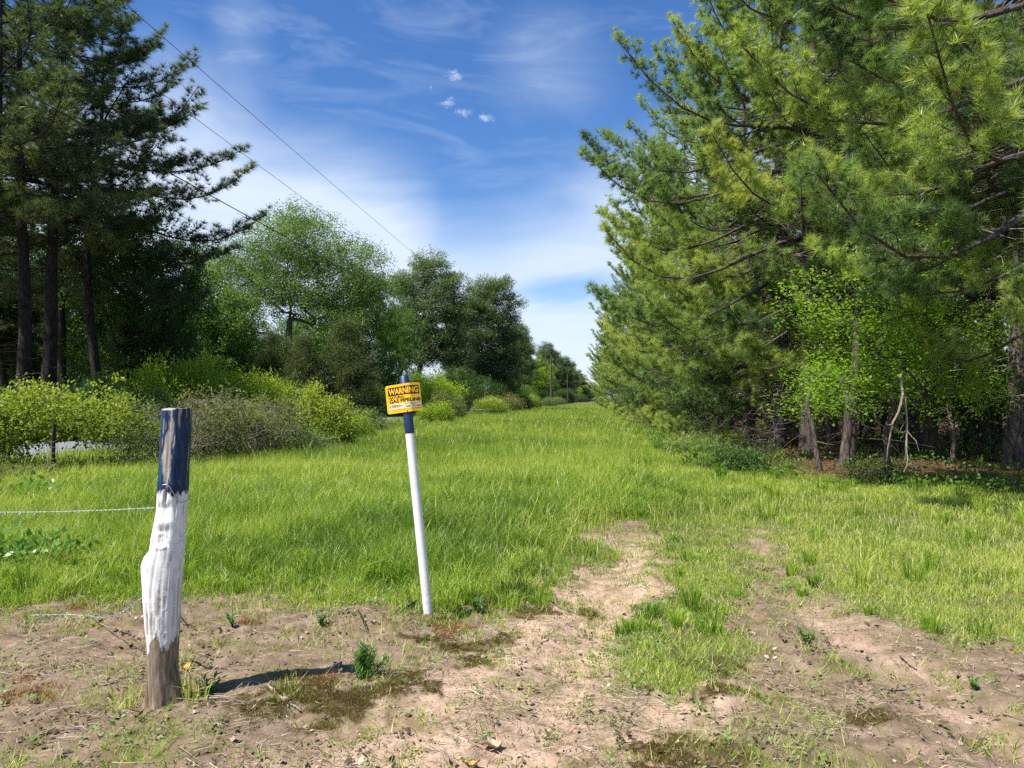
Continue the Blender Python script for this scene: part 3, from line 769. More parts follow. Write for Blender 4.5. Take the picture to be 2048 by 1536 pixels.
# ------------------------------------------------------------------ painted wooden fence post
def paint_post():
    me_r = np.random.default_rng(3)
    base, top = G(331, 1403), at(349, 826, 0)  # placeholder for the lean below
    Yb = base[1]
    top = at(349, 826, Yb - .01)
    r = empty('fence_post', base, 'old wooden fence post with dark blue top, white middle and bare grey foot', 'fence post')
    k, n = 80, 260
    Ht = top[2] + .02
    th = np.arange(k) * 2 * pi / k
    z = np.linspace(-.08, Ht, n)
    Z, TH = np.meshgrid(z, th, indexing='ij')
    # outline read off the photograph: pixel row -> (left, right) edge
    rows = np.array([826, 880, 930, 985, 1020, 1045, 1075, 1100, 1112, 1130, 1200, 1250, 1290, 1330, 1370, 1395, 1420], float)
    lef = np.array([321, 318, 316, 313, 311, 307, 301, 298, 288, 281, 285, 290, 296, 298, 298, 298, 297], float)
    rig = np.array([378, 377, 374, 372, 370, 369, 367, 366, 365, 363, 359, 357, 355, 354, 358, 361, 363], float)
    zz = np.array([at(330, y, Yb)[2] for y in rows])
    sc = np.hypot(Yb, base[0]) * .985 / F
    sc = (cos(YAW) * Yb - sin(YAW) * base[0]) / F           # metres per pixel at the post
    ctr = ((lef + rig) / 2 - 331) * sc; half = (rig - lef) / 2 * sc * .96
    o_ = np.argsort(zz)
    c = np.interp(z, zz[o_], ctr[o_]); hw = np.interp(z, zz[o_], half[o_])
    # the knot bulges on one side only: keep the trunk round and add the knot there
    hw0 = np.interp(z, [0, .25, .6, 1.0, Ht], [.083, .078, .086, .074, .072])
    cR = c + hw - hw0
    dep = hw0 * 1.0
    left = np.clip(-np.cos(TH - .15), 0, 1) ** 2.2
    ext = np.clip(2 * (hw - hw0), -.02, .1)
    R = hw0[:, None] + ext[:, None] * left
    grain = fbm2(TH * 9 / 1.0 + 3, Z * 2.0, 4) - .5
    # wrap the grain around the seam
    wv = np.abs(TH - pi) / pi
    grain = (fbm2(np.cos(TH) * 9 + 40, Z * 1.6 + np.sin(TH) * 9, 4) - .5)
    fine = (fbm2(np.cos(TH) * 26 + 40, Z * 5 + np.sin(TH) * 26, 3) - .5)
    R = R + grain * .006 + fine * .003
    R = R + .012 * np.exp(-(Z / .10)) * (1 + np.cos(TH * 5 + 1))
    # long drying cracks
    for t0, z0, z1, dp in ((4.55, .35, .95, .006), (5.05, .5, .95, .004), (4.2, .15, .5, .005), (5.4, 1.0, Ht, .005), (4.75, 1.02, Ht, .007)):
        R = R - dp * np.exp(-((TH - t0 - .04 * np.sin(Z * 9)) / .05) ** 2) * sstep(z0 - .05, z0, Z) * sstep(z1 + .05, z1, Z)
    # axe-cut faces with raised lips on the front
    fr = np.exp(-((TH - 4.62) / .55) ** 4)
    def facet(z0, z1, d):
        return d * sstep(z0, z0 + .02, Z) * sstep(z1, z1 - .05, Z) * fr
    R = R - facet(.93, 1.045, .015) - facet(.80, .925, .012)
    u = (TH - 4.70) * .075
    lip = np.exp(-((np.hypot(u / .85, (Z - .835)) - .038) / .006) ** 2) * (np.abs(u) < .06) * .004
    R = R + lip
    # paint layers
    jag = (vn2(TH * 5, TH * 0 + 3) - .5) * .15 + (vn2(TH * 17, TH * 0 + 13) - .5) * .06 + (vn2(TH * 40, TH * 0 + 7) - .5) * .02 + (fbm2(TH * 12, Z * 20, 2) - .5) * .02
    edge = .315 + .55 * jag - .03 * np.exp(-((TH - 5.45) / .35) ** 2) + .055 * np.exp(-((TH - 4.62) / .30) ** 6) - .06 * np.exp(-((TH - 3.95) / .14) ** 2)
    white = (Z > edge).astype(float)
    bl = 1.075 + (vn2(TH * 9, TH * 0 + 11) - .5) * .035 + (vn2(TH * 25, Z * 0 + 1) - .5) * .02
    blue = (Z > bl).astype(float)
    # bare weathered patch in the blue
    pc = 4.72 + .10 * np.sin(Z * 14)
    wd = np.interp(z, [1.10, 1.14, 1.20, 1.27, 1.31, 1.35, 1.41, Ht], [.0, .12, .34, .40, .20, .24, .13, .10])[:, None]
    bare = sstep(.05, -.03, np.abs(TH - pc) - wd + (fbm2(TH * 7, Z * 16, 4, 2.) - .5) * .35) * (Z > 1.09)
    bare = np.maximum(bare, sstep(.66, .72, fbm2(TH * 9, Z * 5, 4, 5.)) * sstep(1.09, 1.2, Z))
    flake = sstep(.60, .66, fbm2(TH * 6 + 9, Z * 6, 4, 15.)) * white * (1 - blue) * sstep(.75, .45, Z) * .9
    flake = np.maximum(flake, sstep(.70, .75, fbm2(np.cos(TH) * 14 + 30, Z * 4 + np.sin(TH) * 14, 4, 25.)) * white * (1 - blue))
    bare = np.maximum(bare, flake)
    hole = np.exp(-((TH - 4.70) / .10) ** 2 - ((Z - 1.055) / .028) ** 2)
    bare = np.maximum(bare, (hole > .45))
    R = R - .012 * hole
    painted = np.maximum(white, blue) * (1 - bare)
    crk = np.abs(fbm2(np.cos(TH) * 8 + 60, Z * 11 + np.sin(TH) * 8, 3) - .5)
    R = R + .0025 * painted - .0022 * sstep(.04, .0, crk) * sstep(.62, .5, Z) * white * sstep(3.6, 3.9, TH)
    cap = 1 - .0 * Z
    X = cR[:, None] + np.cos(TH) * R
    Y = np.sin(TH) * R * .95
    Zt = Z + (Z > Ht - .03) * (.006 * np.cos(TH * 2 + 1) + .004 * (vn2(TH * 5, TH * 0) - .5))
    V = np.stack([X, Y, Zt], -1).reshape(-1, 3)
    i, j = np.meshgrid(np.arange(n - 1), np.arange(k), indexing='ij'); i, j = i.ravel(), j.ravel(); j2 = (j + 1) % k
    g = Geo()
    g.add(V, np.stack([i * k + j, i * k + j2, (i + 1) * k + j2, (i + 1) * k + j], 1), 0)
    m, nt, out = new_mat('flaking_paint')
    tc = nt.nodes.new('ShaderNodeTexCoord').outputs['Object']
    mp = nt.nodes.new('ShaderNodeMapping'); mp.inputs['Scale'].default_value = (1, 1, .12); nt.links.new(tc, mp.inputs[0])
    g1 = noise(nt, 60, 5, .65, mp.outputs[0]); g2 = noise(nt, 18, 4, .6, tc); g3 = noise(nt, 140, 3, .6, tc)
    wood = ramp(nt, g1, [(.3, (.075, .05, .033)), (.5, (.19, .14, .095)), (.72, (.34, .28, .215))])
    grey = ramp(nt, g1, [(.3, (.14, .115, .095)), (.5, (.34, .30, .26)), (.72, (.52, .475, .43))])
    whitec = ramp(nt, g2, [(.3, (.62, .62, .61)), (.6, (.78, .78, .77))])
    whitec = mix(nt, ramp(nt, g1, [(.56, (0, 0, 0)), (.72, (.6, .6, .6))]), whitec, (.40, .36, .31))
    sx = nt.nodes.new('ShaderNodeSeparateXYZ'); nt.links.new(tc, sx.inputs[0])
    splash = mth(nt, 'MULTIPLY', mth(nt, 'SUBTRACT', 1.0, mth(nt, 'DIVIDE', sx.outputs[2], .75), clamp=True), ramp(nt, g2, [(.4, (0, 0, 0)), (.65, (1, 1, 1))]))
    whitec = mix(nt, mth(nt, 'MULTIPLY', splash, .8), whitec, (.36, .29, .22))
    bluec = ramp(nt, g1, [(.30, (.003, .009, .028)), (.5, (.005, .024, .075)), (.72, (.016, .085, .20))])
    lay = attr(nt, 'v')
    c = mix(nt, attr(nt, 'white'), wood, whitec)
    c = mix(nt, attr(nt, 'blue'), c, bluec)
    c = mix(nt, attr(nt, 'bare'), c, grey)
    p = nt.nodes.new('ShaderNodeBsdfPrincipled')
    nt.links.new(c, p.inputs['Base Color'])
    nt.links.new(mth(nt, 'SUBTRACT', .85, mth(nt, 'MULTIPLY', attr(nt, 'blue'), .45)), p.inputs['Roughness'])
    p.inputs['Specular IOR Level'].default_value = .3
    b = nt.nodes.new('ShaderNodeBump'); b.inputs['Strength'].default_value = .55; b.inputs['Distance'].default_value = .006
    nt.links.new(mth(nt, 'ADD', g1, mth(nt, 'ADD', mth(nt, 'MULTIPLY', g2, .8), mth(nt, 'MULTIPLY', g3, .25))), b.inputs['Height']); nt.links.new(b.outputs[0], p.inputs['Normal'])
    nt.links.new(p.outputs[0], out.inputs[0])
    # end grain cap
    ring = V.reshape(n, k, 3)[-1]
    cc = ring.mean(0)
    rings = [ring] + [cc + (ring - cc) * f + np.array([0, 0, .004 * (1 - f)]) for f in (.93, .6, .3, .05)]
    CV = np.concatenate(rings); nr = len(rings)
    i, j = np.meshgrid(np.arange(nr - 1), np.arange(k), indexing='ij'); i, j = i.ravel(), j.ravel(); j2 = (j + 1) % k
    g.add(CV, np.stack([i * k + j, i * k + j2, (i + 1) * k + j2, (i + 1) * k + j], 1), 0)
    o = g.build('timber', m, r, True)
    pad = lambda a, v: np.concatenate([a.ravel(), np.full(len(CV), v)]).astype(np.float32)
    for nm, arr, v in (('white', white, 0), ('blue', blue, 0), ('bare', bare, 1)):
        a_ = o.data.attributes.new(nm, 'FLOAT', 'POINT'); a_.data.foreach_set('value', pad(arr, v))
    # a rusty wire end stapled to the post
    gw = Geo()
    s = np.linspace(0, 1, 14)
    a0 = 4.6 + s * 1.5
    zc = 1.12 - .10 * s + .02 * np.sin(s * 7)
    cx = np.interp(zc, z, cR); rr = np.interp(zc, z, hw0) + .012
    tube(gw, np.stack([cx + np.cos(a0) * rr, np.sin(a0) * rr, zc], 1), .0028, 6)
    gw.build('wire_tie', plain('galvanised_wire', (.42, .41, .39), .45, .8), r, True)
    return r
post = paint_post()

# barbed wire strands from the post
M['wire'] = plain('old_zinc_wire', (.50, .50, .48), .5, .6, var=.3)
def barbed(name, pts, label):
    P = np.array(pts, float)
    L = np.concatenate([[0], np.cumsum(np.linalg.norm(np.diff(P, axis=0), axis=1))])
    s = np.arange(0, L[-1], .009)
    C = np.stack([np.interp(s, L, P[:, i]) for i in range(3)], 1)
    T = norm(np.gradient(C, axis=0)); U = norm(np.cross(T, [0, 0, 1.0])); W = np.cross(U, T)
    g = Geo()
    for ph in (0, pi):
        a = s * 2 * pi / .07 + ph
        tube(g, C + .0022 * (np.cos(a)[:, None] * U + np.sin(a)[:, None] * W), .0016, 5)
    rng = np.random.default_rng(8)
    for q in np.arange(.06, L[-1], .125):
        i = int(q / .009)
        if i >= len(C): break
        for d in rng.normal(size=(2, 3)):
            d = norm(d - T[i] * (d @ T[i])) * .017
            tube(g, [C[i] - d, C[i], C[i] + d], [.0005, .0017, .0005], 4)
    return tag(g.build(name, M['wire'], None, True), label, 'barbed wire', 'barbed wire strands on the post')
pw = at(309, 1016, G(331, 1403)[1])
pe = at(-420, 1000, 4.9)
mid = [(pw * (1 - f) + pe * f) + np.array([0, 0, -.05 * 4 * f * (1 - f)]) for f in np.linspace(0, 1, 12)]
barbed('barbed_wire', mid, 'taut barbed wire running from the white part of the post past the grass')
q0 = at(288, 1193, G(331, 1403)[1] - .02); q1 = G(180, 1232, .02)
barbed('barbed_wire', [q0 * (1 - f) + q1 * f + np.array([0, 0, -.05 * 4 * f * (1 - f)]) for f in np.linspace(0, 1, 9)] + [q1 + np.array([-.2, .02, 0]), q1 + np.array([-.42, -.06, .01])],
       'slack barbed wire dropping from the post down to the bare soil')

# ------------------------------------------------------------------ pipeline warning marker
def marker():
    base = G(858, 1243); top = at(808, 752, base[1] + .12)
    r = empty('pipeline_marker', base, 'leaning white and blue pole carrying a yellow natural gas pipeline warning sign', 'warning sign')
    ax = top - base; Lp = np.linalg.norm(ax); ax = ax / Lp
    # local frame: Z along the pole
    xh = norm(np.cross(np.array([0, 1.0, 0]), ax)); yh = np.cross(ax, xh)
    Rm = Matrix(np.stack([xh, yh, ax], 1).tolist()).to_quaternion()
    r.rotation_mode = 'QUATERNION'; r.rotation_quaternion = Rm
    rad = .0325
    zb = Lp * (1 - (870 - 752) / (1243 - 752))               # where the blue sleeve starts
    white = plain('chalky_white_paint', (.74, .745, .74), .55, var=.05, scale=40, bump=.15)
    m, nt, out = new_mat('white_paint_rusting_foot')
    tc = nt.nodes.new('ShaderNodeTexCoord').outputs['Object']
    sx = nt.nodes.new('ShaderNodeSeparateXYZ'); nt.links.new(tc, sx.inputs[0])
    n1 = noise(nt, 40, 5, .7, tc)
    rust = ramp(nt, mth(nt, 'SUBTRACT', mth(nt, 'ADD', mth(nt, 'MULTIPLY', n1, .12), .0), mth(nt, 'MULTIPLY', sx.outputs[2], .8)), [(.0, (0, 0, 0)), (.03, (1, 1, 1))])
    mud = mth(nt, 'MULTIPLY', mth(nt, 'SUBTRACT', 1.0, mth(nt, 'DIVIDE', sx.outputs[2], .45), clamp=True), ramp(nt, noise(nt, 26, 5, .7, tc), [(.42, (0, 0, 0)), (.62, (.7, .7, .7))]))
    c = mix(nt, rust, ramp(nt, noise(nt, 14, 4, .6, tc), [(.3, (.66, .665, .66)), (.7, (.78, .78, .775))]), (.22, .11, .05))
    c = mix(nt, mud, c, (.40, .31, .23))
    p = nt.nodes.new('ShaderNodeBsdfPrincipled'); p.inputs['Roughness'].default_value = .5
    nt.links.new(c, p.inputs['Base Color'])
    b = nt.nodes.new('ShaderNodeBump'); b.inputs['Strength'].default_value = .12; b.inputs['Distance'].default_value = .002
    nt.links.new(noise(nt, 120, 2, .5, tc), b.inputs['Height']); nt.links.new(b.outputs[0], p.inputs['Normal'])
    nt.links.new(p.outputs[0], out.inputs[0])
    g = Geo(); tube(g, [[0, 0, z] for z in np.linspace(-.12, zb, 12)], rad, 28, cap=False); g.build('pole', m, r, True)
    g = Geo()
    zs = [zb, zb + .002, Lp - .004, Lp, Lp + .001]
    tube(g, [[0, 0, z] for z in zs], [rad + .0005, rad + .0012, rad + .0012, rad - .003, rad - .012], 28)
    g.build('blue_sleeve', plain('glossy_navy_plastic', (.010, .034, .105), .42, var=.15, spec=.5), r, True)
    # the bent plate: flat coordinates (u across, w up), folded about u = FOLD
    Wd, Hg = .275, .205
    FOLD, ANG, RF = .052, radians(50), .03
    cz = Lp * (1 - ((766 + 829) / 2 - 752) / (1243 - 752))
    TURN = radians(14)                                        # the flat part looks a little towards the sun
    def bend(V, off):
        V = np.asarray(V, float)
        u, w = V[:, 0], V[:, 1]
        s0 = FOLD - RF * ANG / 2
        t = np.clip((u - s0) / (RF * ANG), 0, 1) * ANG
        x = np.where(u <= s0, u, s0 + RF * np.sin(t) + np.clip(u - s0 - RF * ANG, 0, None) * np.cos(ANG))
        y = np.where(u <= s0, 0, RF * (1 - np.cos(t)) + np.clip(u - s0 - RF * ANG, 0, None) * np.sin(ANG))
        nx, ny = np.sin(t), -np.cos(t)
        x, y = x + nx * off, y + ny * off
        ca, sa = cos(TURN), sin(TURN)
        x, y = x - .012, y
        xr, yr = x * ca + y * sa, -x * sa + y * ca
        return np.stack([xr, yr - rad - .010, w + cz], 1)
    def flat_to_obj(name, bm, mat, off, parent, thick=0.0):
        for u in np.linspace(FOLD - RF * ANG / 2 - .001, FOLD + RF * ANG / 2 + .001, 9):
            bmesh.ops.bisect_plane(bm, geom=bm.verts[:] + bm.edges[:] + bm.faces[:], plane_co=(u, 0, 0), plane_no=(1, 0, 0))
        co = np.array([v.co[:] for v in bm.verts])
        new = bend(co, off)
        for v, c_ in zip(bm.verts, new): v.co = c_
        if thick:
            bm.normal_update()
            ret = bmesh.ops.solidify(bm, geom=bm.faces[:], thickness=thick)
        me = bpy.data.meshes.new(name); bm.to_mesh(me); bm.free(); me.materials.append(mat)
        o = bpy.data.objects.new(name, me); COL.objects.link(o); o.parent = parent
        return o
    def rrect(x0, x1, y0, y1, rd=.002, n=6):
        bm = bmesh.new(); vs = []
        for cx, cy, a0 in ((x1 - rd, y1 - rd, 0), (x0 + rd, y1 - rd, pi / 2), (x0 + rd, y0 + rd, pi), (x1 - rd, y0 + rd, 1.5 * pi)):
            for i in range(n + 1):
                a = a0 + pi / 2 * i / n
                vs.append(bm.verts.new((cx + rd * cos(a), cy + rd * sin(a), 0)))
        bm.faces.new(vs)
        return bm
    def text(name, s, x0, x1, y0, y1, mat, off, parent, bold=.0):
        cu = bpy.data.curves.new(name, 'FONT'); cu.body = s; cu.size = 1; cu.offset = bold; cu.resolution_u = 3
        o = bpy.data.objects.new(name + '_tmp', cu); COL.objects.link(o)
        bpy.context.view_layer.update()
        me = bpy.data.meshes.new_from_object(o.evaluated_get(bpy.context.evaluated_depsgraph_get()))
        bpy.data.objects.remove(o)
        bm = bmesh.new(); bm.from_mesh(me); bpy.data.meshes.remove(me)
        co = np.array([v.co[:] for v in bm.verts]); lo, hi = co.min(0), co.max(0)
        for v in bm.verts:
            v.co = (x0 + (v.co.x - lo[0]) / (hi[0] - lo[0]) * (x1 - x0), y0 + (v.co.y - lo[1]) / (hi[1] - lo[1]) * (y1 - y0), 0)
        return flat_to_obj(name, bm, mat, off, parent)
    yel = plain('sign_yellow', (.82, .46, .008), .35, var=.05, scale=12)
    blk = plain('sign_black', (.012, .009, .008), .4)
    crm = plain('sign_cream', (.70, .58, .34), .4, var=.05)
    alu = plain('bare_aluminium', (.55, .55, .54), .4, .8)
    hw, hh = Wd / 2, Hg / 2
    plate = flat_to_obj('sign_plate', rrect(-hw, hw, -hh, hh, .014), yel, 0, r, .0016)
    flat_to_obj('black_panel', rrect(-hw + .018, hw - .012, hh - .078, hh - .018), blk, .0012, plate)
    text('lettering', 'WARNING', -hw + .024, hw - .018, hh - .071, hh - .026, yel, .0022, plate, .035)
    text('lettering', 'NATURAL', -hw + .020, .010, hh - .101, hh - .083, blk, .0012, plate, .03)
    text('lettering', 'GAS PIPELINE', -hw + .024, hw - .006, hh - .132, hh - .105, blk, .0012, plate, .03)
    flat_to_obj('cream_panel', rrect(-hw + .018, hw - .003, -hh + .026, -hh + .070), crm, .0012, plate)
    text('lettering', '1-888-731-8880', .008, hw - .006, -hh + .035, -hh + .045, blk, .0022, plate, .02)
    rng = np.random.default_rng(4)
    bm = bmesh.new()
    def dash(x0, x1, y, h):
        x = x0
        while x < x1:
            l = rng.uniform(.004, .012); e = min(x + l, x1)
            vs = [bm.verts.new(p) for p in ((x, y, 0), (e, y, 0), (e, y + h, 0), (x, y + h, 0))]; bm.faces.new(vs); x = e + .002
    for x0, x1, y, h in ((-.10, -.03, .056, .003), (-.10, -.012, .049, .003), (-.10, -.03, .042, .002), (.008, hw - .006, .060, .0035), (.048, .09, .052, .003)): dash(x0, x1, -hh + y, h)
    for y in (.048, .041): 
        vs = [bm.verts.new(p) for p in ((-.115, -hh + y, 0), (-.108, -hh + y, 0), (-.108, -hh + y + .005, 0), (-.115, -hh + y + .005, 0))]; bm.faces.new(vs)
    dash(-.09, hw - .02, -hh + .018, .0018)
    flat_to_obj('lettering', bm, blk, .0024, plate)
    for w_ in (hh - .012, -hh + .012):
        p0 = bend(np.array([[.02, w_, 0]]), .001)[0]
        g = Geo(); tube(g, [p0, p0 + np.array([0, -.002, 0]), p0 + np.array([0, -.004, 0])], [.0055, .0055, .003], 12)
        g.build('bolt', alu, r, True)
    return r
marker()

# ------------------------------------------------------------------ utility poles and lines
def utility_pole(X, Y, hgt, label, arm):
    r = empty('utility_pole', (X, Y, 0), label, 'utility pole', 'utility poles beside the road')
    g = Geo(); tube(g, [[0, 0, z] for z in np.linspace(-.2, hgt, 6)], np.linspace(.23, .16, 6), 12); g.build('pole', M['bark'], r, True)
    g = Geo(); tube(g, [[-.02, -.16, hgt - .1], [-.02, -.16, hgt + .25]], [.05, .03], 8); g.build('insulator', plain('porcelain', (.3, .28, .27), .3), r, True)
    if arm:
        g = Geo(); tube(g, [[0, -.2, hgt - 2.2], [0, -.2, hgt - 1.5]], [.17, .17], 12); g.build('transformer', plain('transformer_grey', (.25, .26, .27), .5), r, True)
    return r
PX = -8.4
utility_pole(PX, 168, 11.0, 'nearest tall wooden utility pole rising behind the hedge', False)
utility_pole(PX, 290, 11.0, 'middle distant utility pole against the dark pines', False)
utility_pole(PX, 470, 11.0, 'farthest utility pole at the end of the mown strip', False)
def line(name, off, h0, h1, sag, rad, label, y0=-30, y1=168):
    s = np.linspace(0, 1, 60)
    y = y0 + (y1 - y0) * s
    x = PX + off * np.where(s > .98, (1 - s) / .02, 1)
    z = h0 + (h1 - h0) * s - sag * 4 * s * (1 - s)
    g = Geo(); tube(g, np.stack([x, y, z], 1), rad, 6)
    tag(g.build(name, plain('weathered_cable_' + name, (.025, .025, .028), .6), None, True), label, 'power line', 'overhead lines above the brambles')
line('power_line', 0.0, 9.6, 11.2, 1.75, .0062, 'highest thin power line crossing the blue sky')
line('power_line', -1.1, 9.4, 9.4, 1.4, .0062, 'middle thin power line passing in front of the loose oak')
line('phone_cable', -.3, 6.9, 8.2, 1.3, .011, 'lowest and thickest cable sagging across the dark trees')

# ------------------------------------------------------------------ small things on the bare soil
def on(px, py, dz=0.0):
    p = G(px, py); p[2] = gh(p[0], p[1]) + dz
    return p
def stick(name, px, rad, label, mat='twig', forks=0, seed=0, lift=.012):
    rng = np.random.default_rng(seed)
    P = np.array([on(x, y, lift) for x, y in px])
    s = np.linspace(0, 1, 14)
    P = np.stack([np.interp(s, np.linspace(0, 1, len(P)), P[:, i]) for i in range(3)], 1) + np.cumsum(rng.normal(0, rad * .25, (14, 3)), 0)
    g = Geo(); tube(g, P, rad * (1.1 - .65 * s) * (1 + .1 * rng.normal(size=14)), 8)
    for f in range(forks):
        i = rng.integers(3, 12); d = norm(P[i + 1] - P[i]) + rng.normal(0, .6, 3); d[2] = abs(d[2]) * .4
        tube(g, P[i] + np.outer(np.linspace(0, 1, 4), d) * rng.uniform(.06, .14), rad * .5 * np.array([1, .8, .6, .3]), 6)
    return tag(g.build(name, M[mat], None, True), label, 'stick')
stick('stick', [(535, 1383), (560, 1405), (604, 1434)], .0085, 'pale bare stick lying diagonally beside the dark post shadow', forks=1, seed=1)
stick('stick', [(395, 1403), (440, 1409), (495, 1412)], .006, 'thin pale stick lying along the near side of the post shadow', seed=2)
stick('stick', [(357, 1233), (372, 1248), (389, 1262)], .006, 'short dark twig standing out behind the white post', 'bark_dark', seed=3, lift=.03)
stick('stick', [(236, 1356), (262, 1356), (288, 1357)], .006, 'pale twig on the soil just before the bare foot of the post', seed=4)
stick('stick', [(865, 1290), (880, 1308), (903, 1314)], .004, 'reddish thin twig curving below the sign pole', 'vine', seed=5)
stick('stick', [(1755, 1372), (1800, 1368), (1855, 1355)], .006, 'grey forked twig on the bare track by the far wheel rut', forks=2, seed=6)
stick('stick', [(1800, 1305), (1820, 1318), (1836, 1327)], .004, 'short dark twig on the bare track above the forked one', 'bark_dark', seed=7)
stick('stick', [(68, 1483), (110, 1472), (160, 1462)], .005, 'long pale twig lying in the corner near the bottom edge', seed=8)
stick('stick', [(706, 1225), (720, 1250), (736, 1278)], .006, 'thin dark twig leaning over the soil mound', 'bark_dark', seed=9, lift=.03)
stick('stick', [(380, 1320), (420, 1336), (455, 1339)], .005, 'dark twig with a pale side beside the small thistle', 'bark_dark', forks=2, seed=10)

def curled_leaf(name, px, py, L, W, c, label, seed, rz):
    rng = np.random.default_rng(seed)
    u, v = np.meshgrid(np.linspace(0, 1, 12), np.linspace(-1, 1, 9), indexing='ij')
    w = np.sin(np.clip(u * 1.05, 0, 1) * pi) ** .7 * (1 + .18 * np.sin(u * 22)) * W / 2
    x = (u - .5) * L; y = v * w; z = .010 + .03 * (np.abs(v) ** 2) * W / .1 + .012 * np.sin(u * 5 + seed) + .004 * rng.random(u.shape)
    g = Geo(); n, k = u.shape
    i, j = np.meshgrid(np.arange(n - 1), np.arange(k - 1), indexing='ij'); i = (i * k + j).ravel()
    top = np.stack([x, y, z], -1).reshape(-1, 3)
    g.add(top, np.stack([i, i + k, i + k + 1, i + 1], 1))
    tube(g, [[-L * .5, 0, .012], [-L * .62, .01, .016], [-L * .8, .03, .012]], [.0022, .0018, .0012], 5)
    o = g.build(name, plain(name + '_' + str(seed), c, .7, var=.3, scale=22), None, True)
    o.location = on(px, py, .004); o.rotation_euler = (.1, .05, rz)
    return tag(o, label, 'leaf')
curled_leaf('fallen_leaf', 983, 1484, .10, .075, (.50, .38, .24), 'large pale crumpled leaf lying on the sandy track', 1, .5)
curled_leaf('fallen_leaf', 940, 1516, .085, .034, (.40, .27, .06), 'yellow and brown curled leaf just below the pale leaf', 2, .1)
curled_leaf('fallen_leaf', 372, 1334, .06, .045, (.50, .33, .05), 'small bright yellow leaf beside the foot of the post', 3, .9)
curled_leaf('fallen_leaf', 1216, 1371, .045, .03, (.62, .52, .40), 'tiny whitish leaf on the sandy wheel rut', 4, .2)
def bark_scrap():
    g = Geo(); s = np.linspace(0, 1, 14)
    up = np.stack([.15 * (s - .4), .03 * np.sin(s * 3), .012 + .075 * s ** 2.2], 1)
    lo = up - np.stack([0 * s, 0 * s, (.012 + .05 * np.sin(s * pi))], 1); lo[:, 2] = np.maximum(lo[:, 2], .0)
    for dy in (0, .006):
        V = np.concatenate([up + [0, dy, 0], lo + [0, dy, 0]]); i = np.arange(13)
        g.add(V, np.stack([i, i + 1, i + 15, i + 14], 1))
    o = g.build('bark_scrap', M['bark_dark'], None, True); o.location = on(808, 1236)
    tag(o, 'dark curled scrap of bark standing on the mound beside the sign pole', 'bark')
bark_scrap()

def weed(px, py, label, kind, seed, hgt, name='weed'):
    rng = np.random.default_rng(seed)
    g, gs = Geo(), Geo()
    if kind == 'feather':                                  # bushy, narrow upright leaves
        for st in range(30):
            az = rng.random() * 6.3; rr = abs(rng.normal(0, .055)); hh = hgt * rng.uniform(.45, 1) * max(.35, 1 - 3 * rr)
            b = np.array([cos(az) * rr * .5, sin(az) * rr * .5, 0]); t = b + np.array([cos(az) * rr * .8, sin(az) * rr * .8, hh])
            segs(gs, [b], [t], [.003], [.0012], 4)
            n = int(26 * hh / hgt) + 6
            for q in range(n):
                f = .12 + .88 * q / n; p = b + (t - b) * f
                a2 = rng.random() * 6.3; l = .062 * (1.15 - .6 * f) * rng.uniform(.7, 1.2)
                d = np.array([cos(a2) * .75, sin(a2) * .75, .75]) * l; sd = np.array([-sin(a2), cos(a2), 0]) * .0032
                g.add(np.array([p - sd, p + d * .5 + sd * 1.2 - [0, 0, .002], p + d, p + d * .5 - sd * 1.2]), [[0, 1, 2, 3]], np.clip(.25 + .5 * f + rng.normal(0, .12), 0, 1))
    else:                                                  # a few stems with broad leaves
        for st in range(4 if kind == 'thistle' else 7):
            az = rng.random() * 6.3; hh = hgt * rng.uniform(.5, 1)
            b = np.zeros(3); t = np.array([cos(az) * hh * .5, sin(az) * hh * .5, hh])
            segs(gs, [b], [t], [.004], [.002], 5)
            for q in range(9):
                f = .2 + .8 * q / 9; p = b + (t - b) * f; a2 = q * 2.4 + rng.normal(0, .3); l = hgt * .32 * rng.uniform(.6, 1.1)
                d = np.array([cos(a2), sin(a2), rng.uniform(.1, .7)]) * l; sd = norm(np.array([-sin(a2), cos(a2), .2])) * l * .22
                g.add(np.array([p, p + d * .5 + sd, p + d, p + d * .5 - sd]), [[0, 1, 2, 3]], np.clip(.45 + rng.normal(0, .18), 0, 1))
    r = empty(name, on(px, py, -.005), label, 'weed')
    gs.build('stem', M['weed'], r); g.build('foliage', M['weed'], r)
    return r
weed(724, 1352, 'bushy bright green feathery weed growing out of the bare soil', 'feather', 3, .215)
weed(425, 1386, 'small dark green thistle rooted in the shadow of the post', 'thistle', 4, .14)
weed(955, 1225, 'pale green leafy weed growing behind the sign pole', 'broad', 5, .14)
weed(915, 1230, 'low leafy weed close against the sign pole', 'broad', 6, .10)
weed(848, 1290, 'tiny leaf rosette on the soil before the sign pole', 'broad', 7, .05)
weed(465, 1258, 'thin spiky green sprout between the post and the mound', 'broad', 8, .10)
weed(640, 1255, 'slender pale sprout at the left foot of the mound', 'broad', 9, .10)
weed(1615, 1292, 'lone spiky grass sprout on the bare right wheel rut', 'broad', 10, .13)
weed(1950, 1375, 'small round leafed weed on the pale right track', 'broad', 12, .08)

